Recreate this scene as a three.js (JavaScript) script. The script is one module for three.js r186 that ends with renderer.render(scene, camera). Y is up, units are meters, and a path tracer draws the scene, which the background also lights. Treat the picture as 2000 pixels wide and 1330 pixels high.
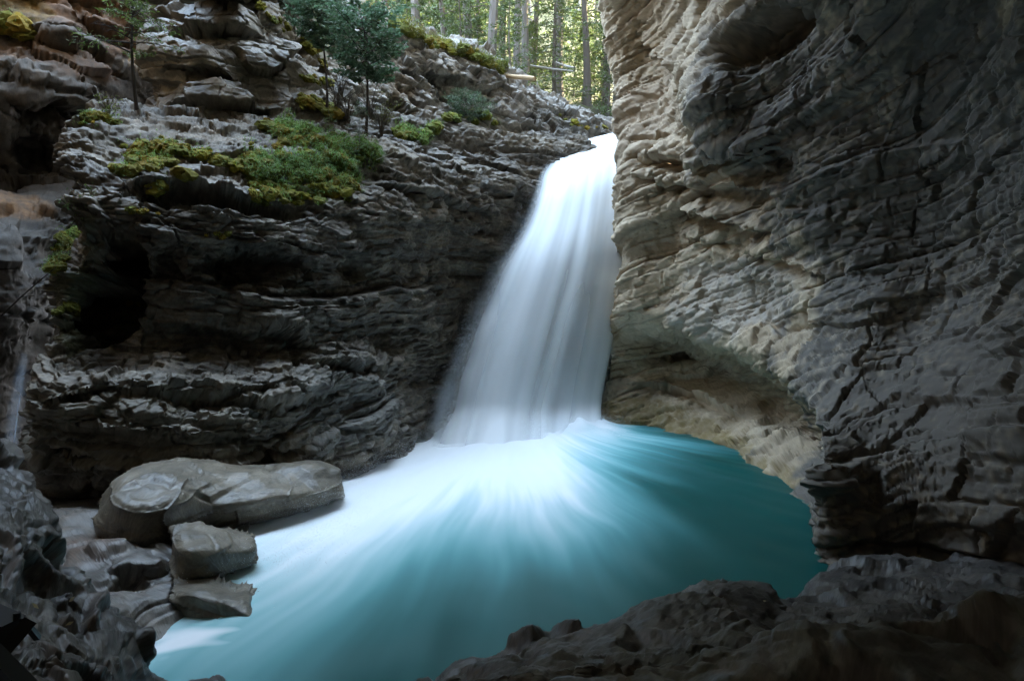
import * as THREE from 'three';
import { mergeGeometries } from 'three/addons/utils/BufferGeometryUtils.js';

// ------------------------------------------------------------------ camera, sky, sun, exposure
const scene = new THREE.Scene();
const EYE = 2.8, PITCH = -2 * Math.PI / 180, FOC = 1277;      // metres above the pool, radians, focal length for a frame 1330 high
const camera = new THREE.PerspectiveCamera(2 * Math.atan(665 / FOC) * 180 / Math.PI, 1024 / 680, 0.05, 600);
camera.position.set(0, EYE, 0);
camera.rotation.set(PITCH, 0, 0);
scene.add(camera);

const SUN = new THREE.Vector3(0.58, 0.6, -0.55).normalize();
{
  const w = 512, h = 256, data = new Float32Array(w * h * 4);
  for (let j = 0; j < h; j++) for (let i = 0; i < w; i++) {
    const el = (j + 0.5) / h * Math.PI - Math.PI / 2, az = ((i + 0.5) / w - 0.5) * 2 * Math.PI;
    const d = [Math.cos(az) * Math.cos(el), Math.sin(el), Math.sin(az) * Math.cos(el)];
    const up = Math.max(0, d[1]), near = Math.max(0, d[0] * SUN.x + d[1] * SUN.y + d[2] * SUN.z);
    const hz = Math.pow(1 - up, 3), glow = 0.6 * Math.pow(near, 6) + 1.2 * Math.pow(near, 40);
    const o = (j * w + i) * 4;
    data[o] = 0.52 + 0.33 * hz + glow * 0.9;
    data[o + 1] = 0.73 + 0.17 * hz + glow * 0.85;
    data[o + 2] = 1.00 + 0.02 * hz + glow * 0.7;
    data[o + 3] = 1;
  }
  const sky = new THREE.DataTexture(data, w, h, THREE.RGBAFormat, THREE.FloatType);
  sky.mapping = THREE.EquirectangularReflectionMapping;
  sky.magFilter = sky.minFilter = THREE.LinearFilter;
  sky.needsUpdate = true;
  scene.background = sky;
  scene.environment = sky;
}
const sun = new THREE.DirectionalLight(new THREE.Color(1.0, 0.82, 0.5), 3.6);
sun.position.copy(SUN).multiplyScalar(120).add(new THREE.Vector3(0, 5, -20));
sun.target.position.set(0, 5, -20);
sun.castShadow = true;
sun.shadow.mapSize.set(4096, 4096);
sun.shadow.bias = -0.0005;
Object.assign(sun.shadow.camera, { left: -60, right: 60, top: 60, bottom: -60, near: 1, far: 300 });
scene.add(sun, sun.target);
const EXPOSURE = 17;

// ------------------------------------------------------------------ numbers: seeded random, noise
function rng(seed) { let a = seed >>> 0; return () => { a = (a + 0x6D2B79F5) | 0; let t = Math.imul(a ^ (a >>> 15), 1 | a); t = (t + Math.imul(t ^ (t >>> 7), 61 | t)) ^ t; return ((t ^ (t >>> 14)) >>> 0) / 4294967296; }; }
const PERM = new Uint8Array(1024), GR = new Float32Array(256 * 3), HV = new Float32Array(256);
{
  const r = rng(7), p = [...Array(256).keys()];
  for (let i = 255; i > 0; i--) { const j = Math.floor(r() * (i + 1)); [p[i], p[j]] = [p[j], p[i]]; }
  for (let i = 0; i < 1024; i++) PERM[i] = p[i & 255];
  for (let i = 0; i < 256; i++) { const z = 2 * r() - 1, a = 2 * Math.PI * r(), s = Math.sqrt(1 - z * z); GR[i * 3] = s * Math.cos(a) * 1.5; GR[i * 3 + 1] = s * Math.sin(a) * 1.5; GR[i * 3 + 2] = z * 1.5; HV[i] = r(); }
}
function noise(x, y, z, per = 256) {
  const fx = Math.floor(x), fy = Math.floor(y), fz = Math.floor(z);
  x -= fx; y -= fy; z -= fz;
  const m = per === 256 ? (v) => v & 255 : (v) => (((v % per) + per) % per);
  const X0 = m(fx), X1 = m(fx + 1), Y0 = m(fy), Y1 = m(fy + 1), Z0 = fz & 255, Z1 = (fz + 1) & 255;
  const u = x * x * x * (x * (x * 6 - 15) + 10), v = y * y * y * (y * (y * 6 - 15) + 10), w = z * z * z * (z * (z * 6 - 15) + 10);
  const A0 = PERM[X0] + Y0, A1 = PERM[X0] + Y1, B0 = PERM[X1] + Y0, B1 = PERM[X1] + Y1;
  const g = (i, a, b, c) => { i = PERM[i] * 3; return GR[i] * a + GR[i + 1] * b + GR[i + 2] * c; };
  const a00 = g(PERM[A0] + Z0, x, y, z), b00 = g(PERM[B0] + Z0, x - 1, y, z), a10 = g(PERM[A1] + Z0, x, y - 1, z), b10 = g(PERM[B1] + Z0, x - 1, y - 1, z);
  const a01 = g(PERM[A0] + Z1, x, y, z - 1), b01 = g(PERM[B0] + Z1, x - 1, y, z - 1), a11 = g(PERM[A1] + Z1, x, y - 1, z - 1), b11 = g(PERM[B1] + Z1, x - 1, y - 1, z - 1);
  const l0 = a00 + (b00 - a00) * u, l1 = a10 + (b10 - a10) * u, l2 = a01 + (b01 - a01) * u, l3 = a11 + (b11 - a11) * u;
  const k0 = l0 + (l1 - l0) * v, k1 = l2 + (l3 - l2) * v;
  return k0 + (k1 - k0) * w;
}
function fbm(x, y, z, oct) { let s = 0, a = 0.5, f = 1; for (let i = 0; i < oct; i++) { s += a * noise(x * f + i * 17.3, y * f - i * 9.1, z * f + i * 5.7); a *= 0.5; f *= 2.03; } return s; }
function ridged(x, y, z, oct) { let s = 0, a = 0.5, f = 1; for (let i = 0; i < oct; i++) { s += a * (1 - 2 * Math.abs(noise(x * f + i * 11.3, y * f + i * 3.1, z * f - i * 7.7))); a *= 0.5; f *= 2.1; } return s; }
const hash1 = (k) => HV[PERM[(k & 255) + PERM[(k >> 8) & 255]]];
const WOR = { f1: 0, f2: 0, id: 0, dx: 0, dy: 0, dz: 0 };
function worley(x, y, z) {
  const fx = Math.floor(x), fy = Math.floor(y), fz = Math.floor(z);
  let f1 = 9, f2 = 9, id = 0, bx = 0, by = 0, bz = 0;
  for (let i = -1; i <= 1; i++) for (let j = -1; j <= 1; j++) for (let k = -1; k <= 1; k++) {
    const c = PERM[PERM[PERM[(fx + i) & 255] + ((fy + j) & 255)] + ((fz + k) & 255)];
    const dx = fx + i + 0.1 + 0.8 * HV[c] - x, dy = fy + j + 0.1 + 0.8 * HV[(c * 7 + 31) & 255] - y, dz = fz + k + 0.1 + 0.8 * HV[(c * 13 + 77) & 255] - z;
    const d = dx * dx + dy * dy + dz * dz;
    if (d < f1) { f2 = f1; f1 = d; id = c; bx = dx; by = dy; bz = dz; } else if (d < f2) f2 = d;
  }
  WOR.f1 = Math.sqrt(f1); WOR.f2 = Math.sqrt(f2); WOR.id = id; WOR.dx = bx; WOR.dy = by; WOR.dz = bz;
}
const clamp = (x, a = 0, b = 1) => x < a ? a : x > b ? b : x;
const smooth = (a, b, x) => { const t = clamp((x - a) / (b - a)); return t * t * (3 - 2 * t); };
const mix = (a, b, t) => a + (b - a) * t;
const V = (x, y, z) => new THREE.Vector3(x, y, z);
const SP = Math.sin(PITCH), CP = Math.cos(PITCH);
// a survey point: bearing and height as read on a plan of the gorge from the viewing spot, and its distance
function at(px, py, d) { const a = (px - 1000) / FOC, b = (665 - py) / FOC; return V(a * d, EYE + d * (SP + b * CP), d * (-CP + b * SP)); }
function onWater(px, py, y = 0) { const b = (665 - py) / FOC, k = SP + b * CP; return at(px, py, (y - EYE) / k); }
function project(x, y, z) { const r = y - EYE, f = r * SP - z * CP, u = r * CP + z * SP; return [1000 + FOC * x / f, 665 - FOC * u / f, f]; }

// ------------------------------------------------------------------ scene helpers
const taken = {};
function numbered(n) { const k = taken[n] = (taken[n] || 0) + 1; return k === 1 ? n : `${n}_${String(k - 1).padStart(3, '0')}`; }
function put(o, name, label, category, { group, kind } = {}) {
  o.name = numbered(name); scene.add(o);
  o.userData.label = label; if (category) o.userData.category = category;
  if (group) o.userData.group = group; if (kind) o.userData.kind = kind;
  o.traverse((m) => { if (m.isMesh) { m.castShadow = true; m.receiveShadow = true; } });
  return o;
}
function part(parent, name, geometry, material) { const m = new THREE.Mesh(geometry, material); m.name = name; m.castShadow = m.receiveShadow = true; parent.add(m); return m; }

// ------------------------------------------------------------------ textures of what surfaces are made of
function tileTexture(size, fn, srgb) {
  const d = new Uint8Array(size * size * 4);
  for (let j = 0; j < size; j++) for (let i = 0; i < size; i++) { const c = fn(i / size, j / size), o = (j * size + i) * 4; d[o] = clamp(c[0]) * 255; d[o + 1] = clamp(c[1]) * 255; d[o + 2] = clamp(c[2]) * 255; d[o + 3] = 255; }
  const t = new THREE.DataTexture(d, size, size, THREE.RGBAFormat);
  t.wrapS = t.wrapT = THREE.RepeatWrapping; t.magFilter = THREE.LinearFilter; t.minFilter = THREE.LinearMipmapLinearFilter; t.generateMipmaps = true;
  if (srgb) t.colorSpace = THREE.SRGBColorSpace;
  t.needsUpdate = true; return t;
}
const rockBump = tileTexture(768, (u, v) => {
  let s = 0.5, a = 0.2;
  for (const p of [6, 12, 24, 48, 96]) { s += a * (0.5 - Math.abs(noise(u * p, v * p * 2, p, p * 2))) + 0.4 * a * noise(u * p, v * p, p + 40, p); a *= 0.72; }
  return [s, s, s];
});
const rockGrain = tileTexture(768, (u, v) => {
  let s = 0.86, a = 0.14;
  for (const p of [5, 11, 23, 47, 95, 190]) { s += a * noise(u * p, v * p, p * 3.3, p); a *= 0.8; }
  return [s, s * 0.995, s * 0.985];
}, true);
function rockMaterial(roughness, bump, opts = {}) {
  return new THREE.MeshStandardMaterial({ vertexColors: true, roughness, map: rockGrain, bumpMap: rockBump, bumpScale: bump, ...opts });
}

// ------------------------------------------------------------------ rock surfaces: lofted through surveyed points, then weathered
function hermite(knots, vals, t, out) { // vals: array of [x,y,z]; knots increasing
  let i = 0; while (i < knots.length - 2 && t > knots[i + 1]) i++;
  const h = knots[i + 1] - knots[i], s = (t - knots[i]) / h;
  const s2 = s * s, s3 = s2 * s, a = 2 * s3 - 3 * s2 + 1, b = s3 - 2 * s2 + s, c = 3 * s2 - 2 * s3, e = s3 - s2;
  const tan = (j, q) => {
    if (j === 0) return (vals[1][q] - vals[0][q]) / (knots[1] - knots[0]);
    if (j === knots.length - 1) return (vals[j][q] - vals[j - 1][q]) / (knots[j] - knots[j - 1]);
    const h0 = knots[j] - knots[j - 1], h1 = knots[j + 1] - knots[j];
    return ((vals[j][q] - vals[j - 1][q]) / h0 * h1 + (vals[j + 1][q] - vals[j][q]) / h1 * h0) / (h0 + h1);
  };
  for (let q = 0; q < 3; q++) out[q] = a * vals[i][q] + b * h * tan(i, q) + c * vals[i + 1][q] + e * h * tan(i + 1, q);
}
function loft(rows, nu, nv, ww = 14) { // a point is a bearing, a height and a distance, or metres in the world when marked 'm'
  const R = rows.map((r) => r.map(([a, b, d, m]) => { if (m) return [a, b, d]; const p = at(a, b, d); return [p.x, p.y, p.z]; }));
  rows = rows.map((r) => r.map((q) => q[3] ? project(q[0], q[1], Math.min(q[2], -0.8)) : q));
  const m = rows.length, n = rows[0].length;
  const len = (i, j, k, l) => { const a = rows[i][j], b = rows[k][l], pa = R[i][j], pb = R[k][l]; const off = (q) => q[0] > 2050 || q[0] < -50 || q[1] < -50 || q[1] > 1380; return (off(a) && off(b) ? 0.2 : 1) * (Math.min(260, Math.hypot(a[0] - b[0], a[1] - b[1])) + ww * Math.hypot(pa[0] - pb[0], pa[1] - pb[1], pa[2] - pb[2])); };
  const ku = [0], kv = [0];
  for (let j = 1; j < n; j++) { let s = 0; for (let i = 0; i < m; i++) s += len(i, j, i, j - 1); ku.push(ku[j - 1] + s / m); }
  for (let i = 1; i < m; i++) { let s = 0; for (let j = 0; j < n; j++) s += len(i, j, i - 1, j); kv.push(kv[i - 1] + s / n); }
  const cols = [];
  for (let a = 0; a < nu; a++) { const t = ku[n - 1] * a / (nu - 1); cols.push(R.map((r) => { const o = [0, 0, 0]; hermite(ku, r, t, o); return o; })); }
  const P = new Float32Array(nu * nv * 3), o = [0, 0, 0];
  for (let b = 0; b < nv; b++) for (let a = 0; a < nu; a++) { hermite(kv, cols[a], kv[m - 1] * b / (nv - 1), o); P.set(o, (b * nu + a) * 3); }
  return P;
}
function gridNormals(P, nu, nv) {
  const N = new Float32Array(P.length);
  for (let b = 0; b < nv; b++) for (let a = 0; a < nu; a++) {
    const l = (b * nu + Math.max(0, a - 1)) * 3, r = (b * nu + Math.min(nu - 1, a + 1)) * 3, d = (Math.max(0, b - 1) * nu + a) * 3, u = (Math.min(nv - 1, b + 1) * nu + a) * 3;
    const x1 = P[r] - P[l], y1 = P[r + 1] - P[l + 1], z1 = P[r + 2] - P[l + 2], x2 = P[u] - P[d], y2 = P[u + 1] - P[d + 1], z2 = P[u + 2] - P[d + 2];
    let x = y1 * z2 - z1 * y2, y = z1 * x2 - x1 * z2, z = x1 * y2 - y1 * x2; const k = 1 / (Math.hypot(x, y, z) || 1);
    const o = (b * nu + a) * 3; N[o] = x * k; N[o + 1] = y * k; N[o + 2] = z * k;
  }
  return N;
}
// how a kind of rock breaks: beds (layers), blocks between joints, fine roughness; returns metres along the surface normal
const RD = { layer: 0, block: 0, crack: 0, h: 0 };
function beds(x, y, z, st) { // height within the stack of beds
  const A = st.axis;
  return A[0] * x + A[1] * y + A[2] * z + st.warp * fbm(x * st.warpF, y * st.warpF, z * st.warpF, 2) + 0.02 * noise(x * 3, y * 3, z * 3);
}
function weatherLayers(x, y, z, st) {
  const h = beds(x, y, z, st); let d = 0;
  for (const L of st.layers) {
    const hh = h / L.T + 0.4 * noise(h * 0.6 / L.T, x * 0.15 + L.T * 50, z * 0.15), k = Math.floor(hh), f = hh - k;
    const la = (hash1(k * 7 + L.s) - 0.5) + L.n * noise(x * L.f + k * 3.7, z * L.f, k * 1.9 + L.s), lb = (hash1(k * 7 + 7 + L.s) - 0.5) + L.n * noise(x * L.f + (k + 1) * 3.7, z * L.f, (k + 1) * 1.9 + L.s);
    const t = smooth(1 - L.e, 1, f);
    d += L.A * (la + (lb - la) * t);
    if (L.c) { const g = Math.min(f, 1 - f) * L.T, on = smooth(-0.1, 0.35, noise(x * 0.6 + k * 5.1, z * 0.6, k * 2.3)); const q = on * L.c * Math.exp(-g * g / (L.w * L.w)); d -= q; RD.crack += q / L.c; }
    RD.layer += (hash1(k * 3 + L.s + 11) - 0.5) * (t < 0.5 ? 1 : 0.6);
  }
  return d;
}
function weatherBricks(x, y, z, st) { // rectangular blocks: beds cut by upright joints
  let d = 0; const h0 = beds(x, y, z, st);
  for (const B of st.bricks || []) {
    const wob = B.wob * noise(x * 1.6 / B.W, y * 1.6 / B.W, z * 1.6 / B.W + B.s), on = B.where === undefined ? 1 : smooth(B.where, B.where + 0.2, fbm(x * 0.45 + B.s, y * 0.6, z * 0.45, 2));
    const hh = h0 / B.T + 0.5 * noise(h0 * 0.7 / B.T, B.s, 0.5) + wob * 0.3, k = Math.floor(hh), f = hh - k;
    const uu = (x * B.along[0] + z * B.along[1] + y * 0.12) / B.W * (0.75 + 0.6 * hash1(k * 5 + B.s)) + 31 * hash1(k * 3 + B.s) + wob, j = Math.floor(uu), e = uu - j;
    const ht = hash1(k * 13 + j * 57 + B.s), h2 = hash1(k * 29 + j * 17 + B.s + 5), h3 = hash1(k * 11 + j * 41 + B.s + 9);
    const gap = Math.min(Math.min(f, 1 - f) * B.T, Math.min(e, 1 - e) * B.W), keep = 0.35 + 0.65 * smooth(0.25, 0.6, h3);
    const c = 1 - smooth(0, B.w, gap);
    d += on * (B.A * (ht - 0.5 + B.tilt * ((h2 - 0.5) * (e - 0.5) + (h3 - 0.35) * (f - 0.5))) - B.c * c * keep);
    RD.crack += on * c * 0.5 * keep; RD.block += on * (ht - 0.5);
  }
  return d;
}
function weatherBlocks(x, y, z, st, list) {
  const h = beds(x, y, z, st); let d = 0;
  for (const B of list) {
    const wq = B.warp || 0.12, q = noise(x * 2 / B.l, y * 2 / B.l, z * 2 / B.l) * wq;
    worley(x / B.l + q, h / B.t + q, z / B.l - q);
    const r = HV[WOR.id], on = B.where !== undefined ? smooth(B.where, B.where + 0.25, noise(x * 0.5 + 9, y * 0.5, z * 0.5)) : 1;
    const c = on * (1 - smooth(0, B.w, WOR.f2 - WOR.f1)), soft = smooth(0, B.soft || 0.12, WOR.f2 - WOR.f1);
    d += on * soft * B.A * ((r - 0.5) + B.tilt * ((HV[(WOR.id + 91) & 255] - 0.5) * WOR.dy * 2 + (HV[(WOR.id + 37) & 255] - 0.5) * WOR.dx * 2 + (HV[(WOR.id + 53) & 255] - 0.5) * WOR.dz * 2));
    d -= B.c * c; RD.crack += c * 0.6; RD.block += (r - 0.5) * on;
  }
  return d;
}
const col = (r, g, b) => [r, g, b];
function rockPatch(o) {
  const { rows, nu, nv, style } = o;
  const P = loft(rows, nu, nv, o.ww), N = gridNormals(P, nu, nv), n = nu * nv;
  let s = 0; for (let i = 0; i < n; i += 37) { const q = project(P[i * 3], P[i * 3 + 1], P[i * 3 + 2]); if (q[2] < 0.5 || q[0] < -50 || q[0] > 2050 || q[1] < -50 || q[1] > 1380) continue; s += N[i * 3] * -P[i * 3] + N[i * 3 + 1] * (EYE - P[i * 3 + 1]) + N[i * 3 + 2] * -P[i * 3 + 2]; }
  const flip = s < 0; if (flip) for (let i = 0; i < N.length; i++) N[i] = -N[i];
  // where a surveyed mark lies on this surface
  const marks = [];
  for (let b = 0; b < nv; b += 3) for (let a = 0; a < nu; a += 3) { const i = (b * nu + a) * 3; const q = project(P[i], P[i + 1], P[i + 2]); if (q[2] > 0.3 && N[i] * -P[i] + N[i + 1] * (EYE - P[i + 1]) + N[i + 2] * -P[i + 2] > 0) marks.push([q[0], q[1], i]); }
  const find = (px, py) => { let best = 1e9, k = 0; for (const m of marks) { const e = (m[0] - px) ** 2 + (m[1] - py) ** 2; if (e < best) { best = e; k = m[2]; } } return [P[k], P[k + 1], P[k + 2]]; };
  const ledges = (o.ledges || []).map((l) => { const pts = l.p.map(([a, b]) => find(a, b)); const lo = [1e9, 1e9, 1e9], hi = [-1e9, -1e9, -1e9]; for (const p of pts) for (let q = 0; q < 3; q++) { lo[q] = Math.min(lo[q], p[q]); hi[q] = Math.max(hi[q], p[q]); } const m = 2.2 * Math.max(l.up || 0.3, l.down || 0.2); return { ...l, pts, lo: lo.map((v) => v - m), hi: hi.map((v) => v + m) }; });
  const hollows = (o.hollows || []).map((l) => ({ ...l, c: find(l.p[0], l.p[1]) }));
  const tints = (o.tints || []).map((l) => ({ ...l, c: find(l.p[0], l.p[1]) }));
  const out = new Float32Array(n * 3), C = new Float32Array(n * 3), U = new Float32Array(n * 2);
  const push = (A, M, f) => { const B = new Float32Array(n * 3); for (let i = 0; i < n; i++) { const k = i * 3, d = f(A[k], A[k + 1], A[k + 2], i); B[k] = A[k] + M[k] * d; B[k + 1] = A[k + 1] + M[k + 1] * d; B[k + 2] = A[k + 2] + M[k + 2] * d; } return B; };
  const normals = (A) => { const M = gridNormals(A, nu, nv); if (flip) for (let i = 0; i < M.length; i++) M[i] = -M[i]; return M; };
  const blend = (A, B, t) => { const M = new Float32Array(n * 3); for (let i = 0; i < n; i++) { const k = i * 3; let x = mix(A[k], B[k], t), y = mix(A[k + 1], B[k + 1], t), z = mix(A[k + 2], B[k + 2], t); const l = 1 / (Math.hypot(x, y, z) || 1); M[k] = x * l; M[k + 1] = y * l; M[k + 2] = z * l; } return M; };
  // 1: the large form, with its named ledges and hollows
  const P1 = push(P, N, (x, y, z) => {
    let d = style.big * fbm(x * style.bigF + 3.1, y * style.bigF * 1.3, z * style.bigF, 3);
    for (const L of ledges) {
      if (x < L.lo[0] || y < L.lo[1] || z < L.lo[2] || x > L.hi[0] || y > L.hi[1] || z > L.hi[2]) continue;
      let bd = 1e9, sg = 0, en = 1;
      for (let k = 0; k < L.pts.length - 1; k++) {
        const a = L.pts[k], b = L.pts[k + 1], ex = b[0] - a[0], ey = b[1] - a[1], ez = b[2] - a[2], l2 = ex * ex + ey * ey + ez * ez || 1e-6;
        const t = clamp(((x - a[0]) * ex + (y - a[1]) * ey + (z - a[2]) * ez) / l2), rx = x - a[0] - ex * t, ry = y - a[1] - ey * t, rz = z - a[2] - ez * t;
        const dd = Math.sqrt(rx * rx + ry * ry + rz * rz);
        if (dd < bd) { bd = dd; const along = (k + t) / (L.pts.length - 1); en = smooth(0, 0.25, along) * smooth(1, 0.75, along); sg = ry; }
      }
      en *= 0.75 + 0.5 * noise(x * 1.3, y * 1.3, z * 1.3 + 4);
      const up = L.up || 0.3, dn = L.down || 0.2;
      const s1 = Math.sign(sg) * Math.abs(bd) + 0.5 * dn * noise(x * 1.7, y * 1.7, z * 1.7) + 0.22 * dn * noise(x * 5, y * 5, z * 5), e = 0.05;
      const w = smooth(-e, e, s1), a = L.out * Math.exp(-((s1 / up) ** 2)), c = -L.cut * Math.exp(-((s1 / dn) ** 2));
      d += en * mix(c, a, w);
    }
    for (const L of hollows) {
      const dx = x - L.c[0], dy = y - L.c[1], dz = z - L.c[2];
      const q = Math.sqrt((dx * dx + dz * dz) / (L.r[0] * L.r[0]) + dy * dy / (L.r[1] * L.r[1])) + (L.rough ?? 0.22) * fbm(x * 1.9 / L.r[0], y * 1.9 / L.r[1], z * 1.9 / L.r[0], 3) * 1.5;
      if (q < 1.3) d -= L.depth * smooth(1.02, L.inner ?? 0.35, q);
    }
    return d;
  });
  // 2: beds and the large blocks between joints; 3: small blocks and grain, on the faces so formed
  const N1 = blend(N, normals(P1), 0.4), lay = new Float32Array(n), blk = new Float32Array(n), crk = new Float32Array(n);
  const P2 = push(P1, N1, (x, y, z, i) => { RD.layer = RD.block = RD.crack = 0; const d = weatherLayers(x, y, z, style) + weatherBricks(x, y, z, style) + weatherBlocks(x, y, z, style, style.blocks.slice(0, 1)); lay[i] = RD.layer; blk[i] = RD.block; crk[i] = RD.crack; return d; });
  const N2 = blend(N1, normals(P2), 0.35), F = style.fine;
  const P3 = push(P2, N2, (x, y, z, i) => { RD.block = RD.crack = 0; const d = weatherBlocks(x, y, z, style, style.blocks.slice(1)); blk[i] += RD.block; crk[i] += RD.crack; return d + F.a * (fbm(x * F.f, y * F.f * F.squash, z * F.f, 4) + 0.25 * ridged(x * F.f * 0.7, y * F.f * F.squash, z * F.f * 0.7, 2)); });
  out.set(P3);
  const arc = (i, k) => Math.hypot(P[i * 3] - P[k * 3], P[i * 3 + 1] - P[k * 3 + 1], P[i * 3 + 2] - P[k * 3 + 2]) / 1.3;
  for (let b = 0; b < nv; b++) for (let a = 0; a < nu; a++) { const i = b * nu + a; U[i * 2] = a ? U[i * 2 - 2] + arc(i, i - 1) : 0; U[i * 2 + 1] = b ? U[(i - nu) * 2 + 1] + arc(i, i - nu) : 0; }
  for (let i = 0; i < n; i++) { const k = i * 3, d = ((out[k] - P[k]) * N[k] + (out[k + 1] - P[k + 1]) * N[k + 1] + (out[k + 2] - P[k + 2]) * N[k + 2]) / 1.3; U[i * 2] += 0.45 * d; U[i * 2 + 1] += 0.55 * d; }
  for (let i = 0; i < n; i++) {
    const x = out[i * 3], y = out[i * 3 + 1], z = out[i * 3 + 2];
    const c = o.color(x, y, z, lay[i], blk[i], crk[i]);
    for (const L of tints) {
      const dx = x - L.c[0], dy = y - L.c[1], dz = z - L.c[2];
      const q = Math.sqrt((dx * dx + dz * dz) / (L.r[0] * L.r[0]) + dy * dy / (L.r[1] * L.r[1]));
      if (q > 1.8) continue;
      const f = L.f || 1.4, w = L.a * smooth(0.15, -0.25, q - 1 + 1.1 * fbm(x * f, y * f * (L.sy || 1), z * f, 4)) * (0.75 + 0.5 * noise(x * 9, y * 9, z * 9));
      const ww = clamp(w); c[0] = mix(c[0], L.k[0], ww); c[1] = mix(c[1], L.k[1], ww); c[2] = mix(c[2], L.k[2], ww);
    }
    C[i * 3] = c[0]; C[i * 3 + 1] = c[1]; C[i * 3 + 2] = c[2];
  }
  const idx = new Uint32Array((nu - 1) * (nv - 1) * 6); let q = 0;
  for (let b = 0; b < nv - 1; b++) for (let a = 0; a < nu - 1; a++) { const i = b * nu + a, c = [i, i + 1, i + nu, i + nu + 1], t = (a + b) & 1 ? [0, 1, 2, 1, 3, 2] : [0, 1, 3, 0, 3, 2]; for (let k = 0; k < 6; k += 3) { idx[q++] = c[t[k]]; idx[q++] = c[t[k + (flip ? 2 : 1)]]; idx[q++] = c[t[k + (flip ? 1 : 2)]]; } }
  const g = new THREE.BufferGeometry();
  g.setAttribute('position', new THREE.BufferAttribute(out, 3)); g.setAttribute('color', new THREE.BufferAttribute(C, 3)); g.setAttribute('uv', new THREE.BufferAttribute(U, 2)); g.setIndex(new THREE.BufferAttribute(idx, 1));
  g.computeVertexNormals();
  const mesh = new THREE.Mesh(g, o.material);
  mesh.userData.grid = { P: out, nu, nv };
  return mesh;
}
// colour of stone: two tones in patches, a tint for each bed and block, and specks
function stone(base, alt, opts = {}) {
  const { f = 0.7, bed = 0.25, blk = 0.2, speck = 0.16, crackDark = 0.25 } = opts;
  return (x, y, z, layer, block, crack) => {
    const t = smooth(-0.18, 0.22, fbm(x * f, y * f * 1.6, z * f, 4));
    const k = (1 + bed * layer + blk * block) * (1 + speck * noise(x * 14, y * 17, z * 14) + speck * noise(x * 37, y * 41, z * 37)) * (1 - crackDark * Math.min(1, crack));
    return [mix(base[0], alt[0], t) * k, mix(base[1], alt[1], t) * k, mix(base[2], alt[2], t) * k];
  };
}

// ------------------------------------------------------------------ the gorge
const LAMINATED = { axis: [0.10, 0.985, 0.12], warp: 0.5, warpF: 0.35, big: 0.55, bigF: 0.45,
  layers: [{ T: 0.75, A: 0.20, e: 0.16, n: 0.5, f: 0.4, s: 3, c: 0.10, w: 0.05 }, { T: 0.21, A: 0.06, e: 0.16, n: 0.5, f: 0.6, s: 17, c: 0.04, w: 0.02 }, { T: 0.07, A: 0.016, e: 0.25, n: 0.5, f: 1.2, s: 29, c: 0, w: 0.01 }],
  bricks: [{ T: 0.16, W: 0.5, A: 0.07, tilt: 0.9, w: 0.014, c: 0.02, wob: 0.35, along: [0.8, -0.6], s: 3, where: -0.25 }],
  blocks: [{ l: 0.8, t: 0.33, A: 0.12, tilt: 0.9, w: 0.05, c: 0.03, soft: 0.03 }, { l: 0.26, t: 0.10, A: 0.04, tilt: 1.1, w: 0.06, c: 0.010, soft: 0.03 }, { l: 0.1, t: 0.05, A: 0.014, tilt: 1.2, w: 0.06, c: 0.002, soft: 0.03 }],
  fine: { a: 0.014, f: 9, squash: 1.8 } };
const MASSIVE = { axis: [-0.12, 0.98, -0.1], warp: 0.9, warpF: 0.22, big: 0.8, bigF: 0.32,
  layers: [{ T: 1.7, A: 0.4, e: 0.25, n: 0.8, f: 0.3, s: 5, c: 0.12, w: 0.07 }, { T: 0.5, A: 0.06, e: 0.2, n: 1, f: 0.6, s: 19, c: 0.03, w: 0.03 }],
  bricks: [{ T: 0.5, W: 1.1, A: 0.12, tilt: 1, w: 0.03, c: 0.05, wob: 0.4, along: [0.8, -0.6], s: 21, where: -0.15 }],
  blocks: [{ l: 2.2, t: 0.9, A: 0.2, tilt: 0.9, w: 0.02, c: 0.06, soft: 0.03 }, { l: 0.5, t: 0.3, A: 0.06, tilt: 1.2, w: 0.03, c: 0.015, where: -0.2, soft: 0.03 }, { l: 0.18, t: 0.1, A: 0.015, tilt: 1.2, w: 0.04, c: 0.003, soft: 0.03 }],
  fine: { a: 0.03, f: 4, squash: 1.4 } };
const JOINTED = { axis: [-0.22, 0.95, -0.2], warp: 0.35, warpF: 0.3, big: 0.3, bigF: 0.4,
  layers: [{ T: 0.9, A: 0.26, e: 0.1, n: 0.5, f: 0.3, s: 9, c: 0.10, w: 0.035 }, { T: 0.3, A: 0.05, e: 0.12, n: 0.6, f: 0.6, s: 27, c: 0.03, w: 0.014 }],
  bricks: [{ T: 0.36, W: 0.85, A: 0.12, tilt: 0.8, w: 0.026, c: 0.07, wob: 0.2, along: [-0.6, -0.8], s: 5, where: -0.3 }, { T: 0.16, W: 0.36, A: 0.045, tilt: 0.9, w: 0.018, c: 0.04, wob: 0.25, along: [-0.6, -0.8], s: 8, where: -0.12 }],
  blocks: [{ l: 1.3, t: 0.7, A: 0.09, tilt: 1.2, w: 0.012, c: 0.02, warp: 0.1, soft: 0.02 }, { l: 0.3, t: 0.18, A: 0.03, tilt: 1.4, w: 0.03, c: 0.006, warp: 0.1, soft: 0.02 }, { l: 0.15, t: 0.1, A: 0.008, tilt: 1.4, w: 0.04, c: 0.001, soft: 0.06 }],
  fine: { a: 0.010, f: 8, squash: 1.3 } };
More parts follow.
